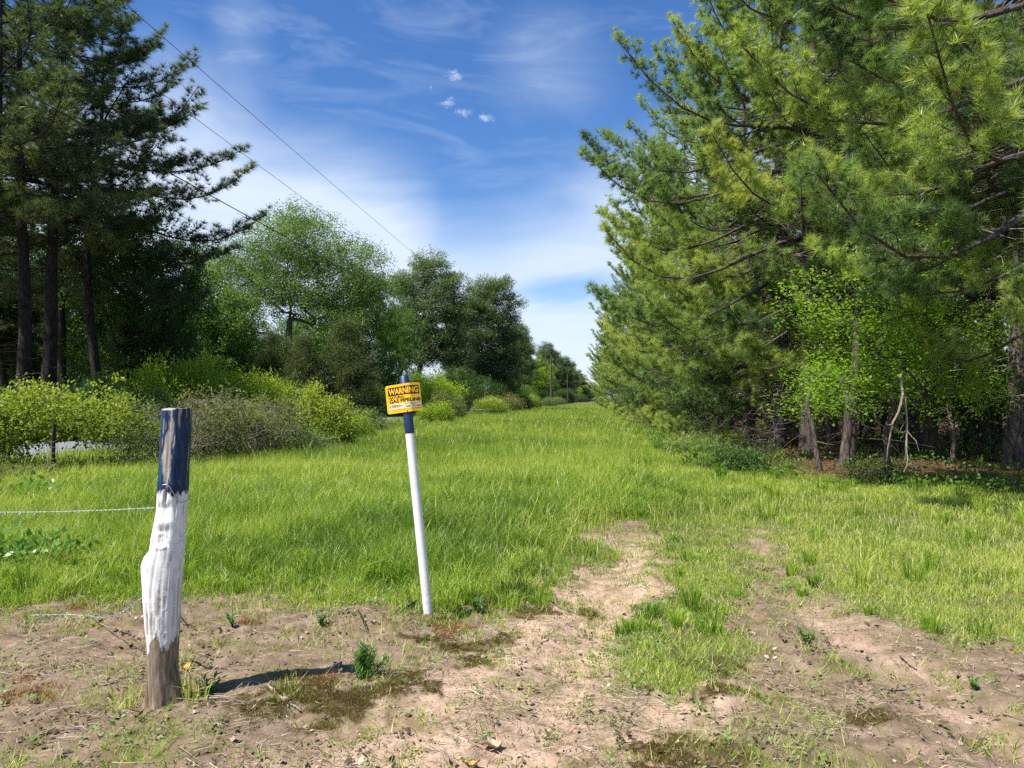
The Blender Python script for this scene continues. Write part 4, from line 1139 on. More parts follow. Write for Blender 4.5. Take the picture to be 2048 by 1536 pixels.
def scatter_stuff():
    rng = np.random.default_rng(21)
    # dry straw, needles and grass stalks, lying in drifts
    g = Geo(); n = 42000
    Y = 2.9 + 6.2 * rng.random(n) ** 1.2; X = rng.uniform(-.75, .72, n) * Y * 1.05 + -.1 * Y
    keep = dirt_mask(X, Y) > .15
    drift = sstep(.38, .66, fbm2(X * 1.9, Y * 1.9, 4, 77.))
    keep &= rng.random(n) < .10 + .9 * drift
    X, Y = X[keep], Y[keep]; n = len(X); Z = gh(X, Y)
    az = rng.normal(.2, 1.0, n); L = np.minimum(rng.exponential(.035, n) + .012, .16)
    d = np.stack([np.cos(az) * L, np.sin(az) * L, rng.normal(0, .010, n)], 1)
    P = np.stack([X, Y, Z + .005 + rng.random(n) * .010], 1)
    m_ = P + rng.normal(0, .006, (n, 3)); m_[:, 2] = np.maximum(m_[:, 2], P[:, 2])
    v = rng.random(n); w = rng.uniform(.0008, .0022, n)
    segs(g, P - d / 2, m_, w, w, 3, v); segs(g, m_, P + d / 2, w, w * .5, 3, v)
    tag(g.build('straw_litter', M['straw']), 'dry straw and pine needles strewn over the bare soil', 'straw litter', kind='stuff')
    # flakes of dead leaf and bark
    g = Geo(); n = 3600
    Y = 2.9 + 5.6 * rng.random(n) ** 1.2; X = rng.uniform(-.78, .7, n) * Y - .1 * Y
    keep = (dirt_mask(X, Y) > .2) & (rng.random(n) < .15 + .85 * sstep(.4, .62, fbm2(X * 2.2, Y * 2.2, 3, 88.))); X, Y = X[keep], Y[keep]; n = len(X)
    T = [leaf_template(rng, 3, .02, .032, .018, .75) for _ in range(4)]; pick = rng.integers(0, 4, n)
    P = np.stack([X, Y, gh(X, Y) + .008], 1); D = np.array([0, 0, 1.0]) + rng.normal(0, .35, (n, 3))
    for i in range(4):
        k = pick == i; stamp(g, *T[i], P[k], D[k], rng.uniform(.4, 1.4, k.sum()), rng.random(k.sum()), rng)
    tag(g.build('leaf_litter', leafmat('leaf_flakes', [(0, (.03, .022, .015)), (.45, (.11, .075, .045)), (.8, (.30, .22, .14)), (1, (.50, .42, .30))], .1, .8, .2, 0, 1.0)), 'flakes of dead leaf and bark scattered over the soil', 'leaf litter', kind='stuff')
    # crumbs of earth and little stones
    g = Geo(); n = 9000
    Y = 2.9 + 4.8 * rng.random(n) ** 1.2; X = rng.uniform(-.78, .7, n) * Y - .1 * Y
    keep = (dirt_mask(X, Y) > .4) & (rng.random(n) < .06 + .94 * sstep(.42, .66, fbm2(X * 2.3, Y * 2.3, 3, 55.))); X, Y = X[keep], Y[keep]; n = len(X)
    oc = np.array([[1, 0, 0], [0, 1, 0], [-1, 0, 0], [0, -1, 0], [.7, .7, .45], [-.7, .7, .5], [-.7, -.7, .45], [.7, -.7, .5], [0, 0, .75]], float)
    f = np.array([[0, 4, 8], [4, 1, 8], [1, 5, 8], [5, 2, 8], [2, 6, 8], [6, 3, 8], [3, 7, 8], [7, 0, 8]])
    S = np.minimum(.003 + rng.exponential(.0042, n), .026)
    V = oc[None] * S[:, None, None] * rng.uniform(.65, 1.25, (n, 9, 3)) + np.stack([X, Y, gh(X, Y)], 1)[:, None]
    g.add(V.reshape(-1, 3), (f[None] + (np.arange(n) * 9)[:, None, None]).reshape(-1, 3), np.repeat(rng.random(n), 9))
    mt = leafmat('earth_crumbs', [(0, (.07, .05, .032)), (.5, (.20, .145, .095)), (.93, (.38, .29, .20)), (1, (.50, .43, .36))], 0.0, .95, .1, 0)
    tag(g.build('soil_crumbs', mt), 'loose crumbs of earth and small stones on the wheel track', 'soil crumbs', kind='stuff')
    # low leafy ground cover at the edges of the bare soil
    T = [leaf_template(rng, 9, .022, .022, .015, .8) for _ in range(3)]
    g = Geo(); n = 9000
    Y = 3.2 + 6.5 * rng.random(n); X = rng.uniform(-.75, .7, n) * Y - .1 * Y
    dm_ = dirt_mask(X, Y)
    pw_ = np.exp(-((dm_ - .35) / .3) ** 2) * .8 * fbm2(X * 2, Y * 2, 3, 66.) + .05 * (dm_ > .5)
    ctr = G(1275, 1290); pw_ = np.maximum(pw_, .9 * np.exp(-(((X - ctr[0]) / .22) ** 2 + ((Y - ctr[1]) / .35) ** 2)))
    keep = rng.random(n) < pw_; X, Y = X[keep], Y[keep]; n = len(X)
    P = np.stack([X, Y, gh(X, Y) + .014], 1); D = np.array([0, 0, 1.0]) + rng.normal(0, .25, (n, 3)); pick = rng.integers(0, 3, n)
    for i in range(3):
        k = pick == i; stamp(g, *T[i], P[k], D[k], rng.uniform(.6, 1.5, k.sum()), rng.uniform(.3, 1, k.sum()), rng)
    tag(g.build('ground_cover', leafmat('clover_leaves', [(0, (.06, .10, .025)), (.5, (.14, .21, .05)), (1, (.30, .36, .14))], .3, .5, .35, 0)),
        'low pale green clover creeping over the edge of the soil', 'ground cover', kind='stuff')
    for L, nme, mat, lab, cnt, hh in ((MOSS, 'moss', 'moss', 'dark brown moss cushions on the bare soil', 26000, .014), (SORREL, 'red_sorrel', 'sorrel', 'patches of fine rusty red plants on the bare soil', 5200, .032)):
        g = Geo(); tot = sum(r * r for _, _, r in L)
        for px, py, r in L:
            c = G(px, py); k = int(cnt * r * r / tot * 1.6)
            a = rng.random(k) * 6.3; q = r * 1.0 * np.sqrt(rng.random(k)); X, Y = c[0] + np.cos(a) * q, c[1] + np.sin(a) * q
            kk = spots(X, Y, [(px, py, r)]) > .3; X, Y = X[kk], Y[kk]; k = len(X)
            Z = gh(X, Y) + (.014 if nme == 'moss' else 0)
            B = np.stack([X, Y, Z], 1); d = rng.normal(0, .6, (k, 3)); d[:, 2] = 1; d = norm(d) * hh * 1.15 * rng.uniform(.5, 1.3, (k, 1))
            s = norm(rng.normal(size=(k, 3))) * .0016; s[:, 2] = 0
            g.add(np.stack([B - s, B + s, B + d], 1).reshape(-1, 3), np.arange(3 * k).reshape(-1, 3), np.repeat(rng.random(k), 3))
        tag(g.build(nme, M[mat]), lab, nme.replace('_', ' '), kind='stuff')
scatter_stuff()
# ------------------------------------------------------------------ trees and brush
def X_at(px, Y): return at(px, 800, Y)[0]
def z_at(px, py, Y): return at(px, py, Y)[2]

# ---- old pines across the road
oldprof = lambda t: 7.2 * (1 - t) ** .5 * (.6 + .4 * min(1, t * 5)) + .3
old = [pine(31, 24, .29, 11, oldprof, step=1.6, per=5, dens=.8, sec=8, nl=.36, nw=.02, nn=26, el0=-4, el1=45, droop=.10, mats=('bark_dark', 'needle_dark'), dead_to=12.5, wob=.25, light_tip=.3, tmin=.4, umin=.34, name='old_pine_a'),
       pine(32, 22, .24, 8.2, oldprof, step=1.6, per=5, dens=.8, sec=8, nl=.36, nw=.02, nn=26, el0=-12, el1=42, droop=.14, mats=('bark_dark', 'needle_dark'), dead_to=8.5, wob=.4, light_tip=.3, tmin=.4, umin=.36, name='old_pine_b')]
LP = [(88, 30, 0, .84, .4, 'thick dark pine, second trunk from the picture edge, across the road'),
      (38, 28, 0, .82, 2.0, 'tall dark pine at the very edge beyond the yellow green bramble mound'),
      (192, 33, 1, .88, 4.4, 'tall dark pine with slimmer trunk, third of the group across the road'),
      (128, 39, 0, .7, 3.3, 'dark pine half hidden between the thick and the slim trunk'),
      (-60, 33, 0, .8, 1.1, 'dark pine whose limbs enter from outside the picture'),
      (12, 41, 1, .75, 5.1, 'dark pine standing behind the edge trunk across the road'),
      (-30, 26, 0, .75, 5.6, 'dark pine with low limbs beside the road, mostly outside the picture')]
for px, Y, k, s, rz, lab in LP:
    place('pine_tree', old[k], (X_at(px, Y), Y, 0), lab, 'pine tree', 'tall dark pines across the road', rz, (s * (1.12 if px == 192 else 1.28), s * 1.2, s))

# ---- broad leaved trees across the road
def bt(seed, Hh, W, bole, mat, bark='bark_dark', ntips=640, per=4, leaf=(20, .17, .125, .085, .4), spread=.26, lean=(0, 0), r0=.25, low=.30, name='tree', lobesn=7, vb=.45, vt=.3, twig=.012):
    rng = np.random.default_rng(seed)
    zc, rz = Hh * (1 + low) / 2, Hh * (1 - low) / 2
    lob = [(lean[0], lean[1], zc, W * .40, W * .40, rz)]
    for i in range(lobesn):
        a = i * 2.4 + rng.random(); q = W * .26; zz = zc + rz * rng.uniform(-.55, .45)
        lob.append((lean[0] + cos(a) * q, lean[1] + sin(a) * q, zz, W * rng.uniform(.2, .3), W * rng.uniform(.2, .3), rz * rng.uniform(.3, .5)))
    return leaf_tree(seed, bole, lob, r0, ntips, leaf, mat, bark, per, spread, 3, vt, lean=lean, shell=.45, name=name, vbase=vb, twig=twig)

# the loose oak: a flat topped open crown on spreading limbs
oak_lobes = [(0, 0, 14.2, 3.6, 3.6, 3.4), (-3.9, 0, 12.4, 2.9, 3.2, 2.6), (3.6, .5, 12.6, 2.7, 3.2, 2.6), (-4.6, -.5, 8.6, 2.4, 3, 1.9), (3.2, 0, 9.2, 2.6, 3, 1.8), (0, -1, 10.4, 3, 3, 2.2), (-5.5, 0, 6.3, 1.6, 2, .9), (0, 1.5, 17, 2.2, 2.2, 1.2), (5, 0, 10.8, 1.5, 2, 1.6)]
oak = leaf_tree(51, 6.6, oak_lobes, .22, 900, (22, .28, .12, .075, .35), 'leaf_pale', 'bark_grey', 6, .48, 3, .2, shell=.5, name='loose_oak', twig=.02, vbase=.5)
place('oak_tree', oak, (X_at(578, 63), 63, 0), 'broad oak with loose pale crown and spreading grey limbs against the clouds', 'oak tree', None, 0, (1.3, 1.25, 1.0))

kinds = {
    'dark': [bt(61, 12, 9, 2.2, 'leaf_dark', name='dark_tree_a', low=.12), bt(62, 10.5, 8, 1.8, 'leaf_dark', name='dark_tree_b', low=.06)],
    'mid': [bt(63, 13, 8.5, 2.6, 'leaf_mid', name='mid_tree_a', low=.12), bt(64, 10, 8, 2.0, 'leaf_mid', name='mid_tree_b', low=.06)],
    'fresh': [bt(65, 8, 6.5, 1.6, 'leaf_fresh', name='fresh_tree_a', low=.08, ntips=360)],
    'olive': [bt(66, 9, 7.5, 1.6, 'leaf_olive', name='olive_tree_a', low=.05)],
    'cedar': [leaf_tree(67, .8, [(0, 0, 1.6, 2.3, 2.3, 1.5), (.2, 0, 3.4, 1.9, 1.9, 1.7), (-.2, .1, 5.2, 1.2, 1.2, 1.6), (.1, 0, 6.6, .6, .6, .9)], .16, 520, (22, .20, .16, .035, .2), 'leaf_cedar', 'bark_dark', 4, .22, 3, .3, name='cedar', shell=.4)],
}
base_h = {'dark': [12, 10.5], 'mid': [13, 10], 'fresh': [8], 'olive': [9], 'cedar': [7.4]}
BT = [  # px, Y, pixel row of the top, kind, variant, width factor, label
    (285, 38, 370, 'dark', 0, .75, 'dense dark leafy tree hanging over the road beside the slim pine'),
    (250, 42, 490, 'mid', 1, 1.0, 'shaded green leafy tree behind the slim dark pine trunk'),
    (65, 50, 430, 'mid', 1, 1.1, 'shaded leafy tree seen between the thick pine trunks'),
    (-40, 46, 420, 'dark', 1, 1.1, 'dark leafy tree at the edge behind the pines'),
    (300, 55, 640, 'mid', 1, 1.0, 'low leafy tree behind the dark overhanging one'),
    (420, 50, 520, 'mid', 1, .9, 'green leafy tree standing between the dark tree and the loose oak'),
    (505, 58, 640, 'olive', 0, 1.1, 'round olive tree under the limbs of the loose oak'),
    (715, 72, 520, 'mid', 0, .9, 'mid green leafy tree leaning against the loose oak crown'),
    (640, 78, 600, 'mid', 1, 1.1, 'green leafy tree filling in behind the loose oak trunk'),
    (795, 84, 585, 'mid', 0, .75, 'leafy green tree before the tall pine with the bent trunk'),
    (760, 66, 690, 'mid', 1, .8, 'low green tree just behind the warning sign'),
    (895, 88, 735, 'dark', 1, .7, 'low dark tree under the two tall pines'),
    (945, 94, 740, 'dark', 0, .8, 'dark leafy tree at the foot of the second tall pine'),
    (1012, 112, 720, 'mid', 1, .8, 'mid green tree in front of the tall pine with the round crown'),
    (1065, 140, 715, 'fresh', 0, 1.2, 'yellow green tree next to the nearest utility pole'),
    (1092, 165, 735, 'mid', 1, 1.0, 'green tree just behind the nearest utility pole'),
    (1128, 215, 745, 'dark', 0, 1.0, 'dark tree between the two nearest utility poles'),
    (1163, 300, 772, 'fresh', 0, 1.2, 'light green tree beside the middle utility pole'),
    (560, 95, 690, 'dark', 0, 1.2, 'far dark tree showing through beneath the oak limbs'),
    (380, 85, 690, 'olive', 0, 1.5, 'far olive tree behind the light green one'),
    (180, 75, 640, 'mid', 0, 1.3, 'far green tree seen past the slim dark pine'),
    (20, 75, 600, 'olive', 0, 1.5, 'far olive tree behind the pine group at the edge'),
    (690, 52, 635, 'cedar', 0, 1.2, 'tall dark cedar standing before the oak crown'),
    (605, 50, 665, 'cedar', 0, 1.15, 'dark brownish cedar at the foot of the loose oak'),
    (540, 55, 660, 'cedar', 0, .9, 'small olive cedar beneath the lowest oak limb'),
]
for i, (px, Y, top, k, vi, wf, lab) in enumerate(BT):
    if px > 1040: Y = max(Y, min(14.5 * F / (1180 - px), 620))
    hh = z_at(px, top, Y); s = hh / base_h[k][vi]
    place({'cedar': 'cedar_tree'}.get(k, 'leafy_tree'), kinds[k][vi], (X_at(px, Y), Y, 0), lab, 'cedar tree' if k == 'cedar' else 'tree', 'leafy trees across the road' if k != 'cedar' else 'cedars across the road', i * 1.7, (s * wf, s * wf, s))

# ---- pines farther along the road
NL = (30, .27, .30, .065, .25)
fp = [leaf_tree(41, 8.0, [(1.6, 0, 17.6, 2.3, 2.3, 2.0), (-.6, .4, 15.6, 2.6, 2.6, 1.7), (3.4, -.2, 15.2, 2.5, 2.5, 1.8), (1.2, 0, 12.6, 3.6, 3.2, 2.0), (-1.6, 0, 11.2, 2.0, 2.2, 1.3), (4.4, .3, 11.8, 2.2, 2.4, 1.5), (2.0, .3, 9.0, 3.4, 3.0, 1.5), (2.6, .2, 7.0, 3.2, 3.0, 1.4), (-2.2, .3, 8.6, 1.8, 2.0, 1.1)], .27, 640, NL, 'needle_far', 'bark_dark', 4, .33, 3, .35, lean=(.9, 0), shell=.42, name='road_pine_a', twig=.025),
      leaf_tree(42, 5.0, [(0, 0, 17.6, 2.6, 2.6, 1.9), (-2.1, .3, 15.4, 2.2, 2.4, 1.8), (2.2, -.2, 15.6, 2.2, 2.4, 1.7), (0, .4, 13.2, 3.6, 3.4, 1.9), (-2.2, 0, 10.6, 2.3, 2.4, 1.5), (2.4, .2, 10.9, 2.4, 2.4, 1.6), (0, 0, 8.2, 3.2, 3.0, 1.7), (.4, 0, 5.4, 3.0, 3.0, 1.5), (-2.0, 0, 6.4, 2.0, 2.2, 1.3), (2.2, 0, 6.8, 2.0, 2.2, 1.3)], .28, 680, NL, 'needle_far', 'bark_dark', 4, .33, 3, .35, shell=.42, name='road_pine_b', twig=.025)]
FP = [(828, 95, 500, 0, 'tall dark pine with a bent trunk rising right behind the warning sign', .0, 1.0), (985, 105, 545, 1, 'tall dark pine with a round crown, beside the bent one', 1.0, 1.0),
      (920, 118, 600, 1, 'dark pine standing between the two tall crowns', 2.0, 1.0), (1030, 135, 640, 1, 'smaller pine stepping down from the round crowned one', 2.4, .9), (1052, 150, 668, 0, 'slender pine with an open top before the nearest utility pole', 3.0, .8),
      (1100, 195, 682, 0, 'pine whose sparse top shows above the nearest utility pole', 4.0, .8), (1080, 180, 715, 1, 'pine filling the gap left of the nearest utility pole', .4, 1.0), (1122, 225, 708, 1, 'rounded dark pine past the nearest utility pole', 3.7, 1.2),
      (1138, 265, 732, 1, 'dark pine before the middle utility pole', 5.2, 1.3), (1150, 320, 738, 1, 'dark pine behind the middle utility pole', .8, 1.4), (1160, 380, 752, 1, 'dark pine near the end of the row', 1.9, 1.5),
      (1168, 450, 762, 1, 'last dark pine of the row along the road', 2.9, 1.5)]
for px, Y, top, k, lab, rz, wf in FP:
    if px > 1040: Y = max(Y, min(15 * F / (1180 - px), 700))
    s = z_at(px, top, Y) / 20
    place('pine_tree', fp[k], (X_at(px, Y), Y, 0), lab, 'pine tree', 'pines along the road', rz, (s * wf * 1.22, s * wf * 1.22, s))
for px, Y, top, lab in ((1183, 620, 775, 'faint far pine closing the end of the mown strip'), (1176, 560, 768, 'far pine beside the faint closing one'), (1192, 600, 770, 'far pine half hidden by the plantation edge')):
    s = z_at(px, top, Y) / 20
    place('pine_tree', fp[1], (X_at(px, Y), Y, 0), lab, 'pine tree', 'far pines at the end of the strip', px * .7, (s * 1.6, s * 1.6, s))

# ---- brambles and hedge along the fence
L4 = (12, .10, .055, .036, .45)
def th(px, Y, w, top, d, seed, mat, label, name='bramble', rz=0.0, ntips=420, per=3, leaf=L4, arcs=40, vtop=.6, spread=.13, X=None, vbase=.5, bumps=4, zmin=None, group='brambles along the fence', cat='bramble'):
    x = X_at(px, Y) if X is None else X
    hgt = z_at(px, top, Y)
    me = thicket(seed, w, d, hgt, ntips, leaf, mat, 'vine', per, arcs, vtop, spread, bumps, name=name + str(seed), vbase=vbase, zmin=zmin)
    return place(name, me, (x, Y, 0), label, cat, group, rz + YAW * 0)
th(70, 14.8, 4.6, 742, 2.2, 71, 'leaf_yellow', 'big rounded mound of yellow green brambles near the road', ntips=900, per=4, leaf=(12, .12, .07, .045, .4), vtop=.65, vbase=.62, rz=.35, bumps=5, arcs=14, zmin=lambda x: .35 + .5 * sstep(-1.0, .2, x))
th(-130, 13.5, 3.4, 735, 2.2, 72, 'leaf_yellow', 'yellow green bramble mound running out of the picture', ntips=500, per=3, leaf=(12, .12, .07, .045, .4), vtop=.65, vbase=.62, arcs=14)
th(330, 16.4, 2.3, 800, 1.6, 73, 'leaf_olive', 'sparse grey bramble tangle right behind the post', ntips=330, per=2, arcs=300, leaf=(10, .12, .055, .035, .3), vtop=.5)
th(430, 17.6, 2.4, 775, 2.0, 74, 'leaf_brown', 'bramble heap full of dry canes beside the post top', ntips=420, per=2, arcs=300, leaf=(11, .12, .06, .04, .3), vtop=.6)
th(520, 19.0, 2.6, 790, 2.2, 75, 'leaf_brown', 'brownish heap of dead vines between post and yellow shrub', ntips=420, per=3, arcs=240, leaf=(9, .11, .055, .036, .3), vtop=.5)
th(560, 20.0, 2.6, 835, 1.8, 76, 'leaf_mid', 'low green bramble at the grass edge below the dead vines', ntips=420, per=3, arcs=60)
th(480, 22.5, 3.2, 785, 2.2, 87, 'leaf_olive', 'olive bramble behind the brownish dead vines', ntips=420, per=3, arcs=40, vtop=.6)
th(585, 25.5, 3.0, 790, 2.0, 88, 'leaf_olive', 'olive bramble behind the upright yellow shrub', ntips=420, per=3, arcs=60, vtop=.6)
th(250, 18.5, 2.4, 790, 1.8, 89, 'leaf_olive', 'thin bramble filling between the yellow mound and the post', ntips=300, per=3, arcs=60, vtop=.6, zmin=lambda x: .5 + 0 * x)
th(643, 22.2, 1.5, 758, 1.3, 77, 'leaf_yellow', 'bright yellow green shrub standing upright among the brambles', name='shrub', ntips=360, per=4, arcs=12, vtop=.4, vbase=.78, cat='shrub', bumps=2, leaf=(13, .11, .07, .048, .4))
th(600, 23.5, 2.2, 842, 1.6, 78, 'leaf_brown', 'low brownish green bramble before the upright yellow shrub', ntips=330, per=3, arcs=40, vbase=.4)
th(700, 27.5, 2.2, 800, 2.0, 79, 'leaf_fresh', 'green bramble between yellow shrub and warning sign', ntips=420, per=3, arcs=60, vtop=.7)
th(738, 33.0, 1.6, 815, 1.6, 80, 'leaf_olive', 'low bramble just left of the sign pole', ntips=300, per=3, arcs=70)
th(872, 46.0, 2.0, 800, 2.0, 81, 'leaf_fresh', 'green bramble immediately right of the warning sign', ntips=420, per=3, leaf=(12, .14, .075, .05, .4), arcs=70, vtop=.6)
th(893, 56.0, 2.8, 784, 2.2, 82, 'leaf_brown', 'brown bramble heap with dry vines right of the sign', ntips=420, per=3, leaf=(12, .14, .075, .05, .4), arcs=110)
th(135, 15.0, 4.4, 925, 1.2, 83, 'leaf_brown', 'low brownish weeds in the shade under the yellow mound', ntips=420, per=3, arcs=120, vtop=.4, rz=.35, leaf=(9, .10, .045, .02, .2))
th(10, 12.2, 2.6, 930, 1.1, 84, 'leaf_brown', 'low brownish weeds by the corner of the yellow mound', ntips=300, per=3, arcs=90, vtop=.4, leaf=(9, .10, .045, .02, .2))
th(300, 14.9, 2.4, 915, 1.0, 85, 'leaf_olive', 'low olive bramble at the grass edge behind the post', ntips=300, per=3, arcs=70, vtop=.5)
th(50, 10.6, .9, 985, .6, 86, 'weed', 'low broad leafed green plant at the picture edge above the wire', name='low_plant', ntips=90, per=2, arcs=0, bumps=2, cat='plant', leaf=(9, .10, .08, .06, .6))
HG = [(1010, 74, 6.0, 790, 'leaf_yellow', 'nearest clipped looking hedge block along the strip, yellow green on top'), (1062, 92, 6.0, 793, 'leaf_brown', 'second hedge block, brownish, along the strip'), (1085, 108, 6.0, 792, 'leaf_yellow', 'third hedge block, just before the nearest utility pole'),
      (1110, 128, 8.0, 796, 'leaf_yellow', 'hedge block just past the nearest utility pole'), (1132, 160, 10.0, 799, 'leaf_olive', 'dark hedge block farther along the strip'), (1150, 215, 14.0, 797, 'leaf_brown', 'far brownish hedge block near the end of the strip'), (1163, 300, 24.0, 801, 'leaf_olive', 'farthest hedge block closing the strip')]
for i, (px, Y, ln, top, mat, lab) in enumerate(HG):
    th(px, Y, ln, top - 7, 2.6, 90 + i, mat, lab, name='hedge', rz=pi / 2 + .03, X=-9.4 - .002 * Y + (1.0 if i > 3 else 0), ntips=520, per=4, leaf=(10, .22, .11, .075, .45), spread=.22, arcs=40, vtop=.7, vbase=.6, bumps=5, group='hedge blocks along the strip', cat='hedge')
# shrubs on the far verge of the road
RS = [(255, 27, 760, 'leaf_dark', 'dark shrub under the slim pine across the road'), (345, 36, 705, 'leaf_fresh', 'bright green shrub across the road, above the post'), (420, 42, 745, 'leaf_fresh', 'light green shrub beneath the light green tree'), (500, 44, 735, 'leaf_fresh', 'green shrub across the road above the dead vines'),
      (570, 48, 745, 'leaf_olive', 'olive shrub at the foot of the cedars'), (655, 56, 745, 'leaf_dark', 'dark shrub behind the yellow shrub'), (735, 62, 755, 'leaf_mid', 'green shrub behind the warning sign'), (800, 70, 760, 'leaf_fresh', 'light shrub left of the bent pine trunk'),
      (865, 78, 742, 'leaf_fresh', 'light green shrub right of the bent pine trunk'), (948, 92, 742, 'leaf_dark', 'dark shrub at the foot of the tall pines'), (1000, 105, 764, 'leaf_mid', 'green shrub behind the nearest hedge block'), (1050, 130, 770, 'leaf_mid', 'green shrub behind the second hedge block'),
      (120, 27, 770, 'leaf_dark', 'dark shrub at the foot of the thick pines'), (830, 92, 738, 'leaf_mid', 'green shrub at the foot of the bent pine'), (905, 104, 740, 'leaf_olive', 'olive shrub between the two tall pines'), (1060, 185, 772, 'leaf_dark', 'dark shrub before the nearest utility pole'), (1085, 235, 774, 'leaf_mid', 'green shrub just left of the nearest utility pole'), (1108, 300, 776, 'leaf_dark', 'dark shrub just past the nearest utility pole'), (1128, 400, 780, 'leaf_mid', 'green shrub between the utility poles'), (1146, 520, 783, 'leaf_dark', 'dark shrub by the middle utility pole'), (1161, 640, 786, 'leaf_mid', 'green shrub past the middle utility pole'),
      (1172, 700, 788, 'leaf_dark', 'dark shrub closing the strip at its end'), (1186, 700, 789, 'leaf_mid', 'green shrub closing the strip at its end'), (1200, 690, 787, 'leaf_dark', 'dark shrub at the far plantation corner'), (20, 25, 765, 'leaf_dark', 'dark shrub at the edge across the road'), (190, 30, 745, 'leaf_mid', 'shaded green shrub between the pine trunks'), (-80, 25, 765, 'leaf_dark', 'dark shrub mostly outside the picture across the road')]
shr = {}
for i, (px, Y, top, mat, lab) in enumerate(RS):
    if mat not in shr: shr[mat] = thicket(120 + i, 4.6, 3.2, 2.6, 480, (12, .18, .10, .065, .4), mat, 'vine', 4, 30, .5, .2, 4, name='verge_shrub_' + mat)
    s = z_at(px, top, Y) / 2.6
    place('shrub', shr[mat], (X_at(px, Y), Y, 0), lab, 'shrub', 'shrubs across the road', i * 1.3, (max(.9, s * .8) * (1 + (Y > 150)), max(.9, s * .8), s))

# ---- pine plantation on the right
edgeprof = lambda t: 4.5 * min(1, max(0, 1 - (t - .50) / .50) ** .68) * (.8 + .2 * min(1, t * 6)) + .3
EP = [pine(11, 15.5, .20, .9, edgeprof, side=pi, side_k=.12, step=.95, per=6, umin=.48, tmin=.5, tuf=2, dens=1.0, sec=6, nl=.21, nw=.012, nn=28, el0=-10, el1=36, droop=.15, inner=90, mats=('bark', 'needle'), cones=12, name='edge_pine_a'),
      pine(12, 16.5, .19, 1.0, edgeprof, side=pi, side_k=.10, step=.95, per=6, umin=.48, tmin=.5, tuf=2, dens=1.0, sec=6, nl=.21, nw=.012, nn=28, el0=-8, el1=36, droop=.16, inner=90, mats=('bark', 'needle'), cones=10, name='edge_pine_b')]
IP = [pine(15, 18, .17, 7.5, lambda t: 2.6 * (1 - t) ** .6 + .3, step=.55, per=3, dens=.7, nl=.23, nw=.014, nn=18, el0=0, el1=55, dead_to=8.5, name='inner_pine_a', wob=.2),
      pine(16, 17, .15, 8.0, lambda t: 2.4 * (1 - t) ** .6 + .3, step=.55, per=3, dens=.7, nl=.23, nw=.014, nn=18, el0=0, el1=55, dead_to=9, name='inner_pine_b', wob=.25),
      pine(17, 18, .21, 6.5, lambda t: 3.0 * (1 - t) ** .6 + .3, step=.55, per=3, dens=.7, nl=.23, nw=.014, nn=18, el0=0, el1=55, dead_to=7.5, name='inner_pine_c', wob=.15)]
TP = [pine(13, 19, .20, 3.3, lambda t: 5.5 * min(1, max(0, 1 - (t - .28) / .72) ** .9) * (.7 + .3 * min(1, t * 5)) + .3, side=pi * 1.1, side_k=.12, step=1.0, per=6, dens=1.0, umin=.5, tmin=.55, tuf=2, sec=8, nl=.20, nw=.0085, nn=40, el0=-14, el1=52, droop=.16, inner=150, mats=('bark', 'needle'), cones=16, dead_to=2.5, name='tall_pine_a'),
      pine(14, 18, .19, 3.6, lambda t: 5.2 * min(1, max(0, 1 - (t - .28) / .72) ** .9) * (.7 + .3 * min(1, t * 5)) + .3, side=pi * 1.2, side_k=.15, step=1.05, per=6, dens=1.0, umin=.5, tmin=.55, tuf=2, sec=8, nl=.20, nw=.0085, nn=40, el0=-14, el1=50, droop=.16, inner=150, mats=('bark', 'needle'), cones=14, dead_to=3.8, name='tall_pine_b')]
g1 = 'front pines of the plantation'
def pp(mesh, px, Y, lab, rz=0.0, s=1.0, group=g1, name='pine_tree'):
    return place(name, mesh, (X_at(px, Y), Y, 0), lab, 'pine tree', group, rz, s, Y < 45)
pp(TP[0], 1562, 25.5, 'tall front pine with the darker of the two close trunks', .2, .92)
pp(TP[1], 1612, 22.5, 'tall front pine with the pale fissured trunk in the middle of the bough mass', -.3, 1.0)
pp(TP[0], 1660, 28, 'pine trunk just behind the pale fissured one', 1.3, .95)
pp(IP[1], 1700, 19.5, 'slender pine behind the short crooked trunk and the yellow green sapling', 2.6, .8)
pp(TP[0], 2034, 18.6, 'pine with the thickest trunk at the picture edge', -.5, 1.12)
pp(TP[1], 2230, 12.5, 'near pine outside the picture whose long boughs reach in', .1, .95)
pp(TP[1], 1860, 22, 'pine behind the yellow green sapling', 1.9, .9)
EDGE = [(1500, 30, 1, 1.0, .1, 'front edge pine beside the tall pair'), (1436, 38, 0, 1.0, -.3, 'edge pine with low boughs sweeping to the grass'), (1400, 42.5, 1, 1.02, .5, 'edge pine behind the low sweeping boughs'),
        (1365, 50, 0, .98, 2.8, 'edge pine, third step of the receding row'), (1338, 59, 1, 1.0, -.2, 'edge pine, fourth step of the receding row'), (1308, 70, 0, 1.0, .3, 'edge pine whose lowest tips overlap the sky gap'),
        (1288, 83, 1, 1.0, .0, 'edge pine deep in the receding row'), (1268, 98, 0, 1.0, .6, 'edge pine behind the overlapping tips'), (1250, 118, 1, 1.0, -.4, 'distant edge pine of the plantation'),
        (1237, 145, 0, 1.0, .2, 'very distant edge pine of the plantation'), (1225, 180, 1, 1.0, .7, 'nearly last edge pine of the plantation'), (1214, 230, 0, 1.0, .1, 'last edge pine at the vanishing end')]
for px, Y, k, s, rz, lab in EDGE: pp(EP[k], px, Y, lab, rz, s)
rngP = np.random.default_rng(77)
n_in = 0
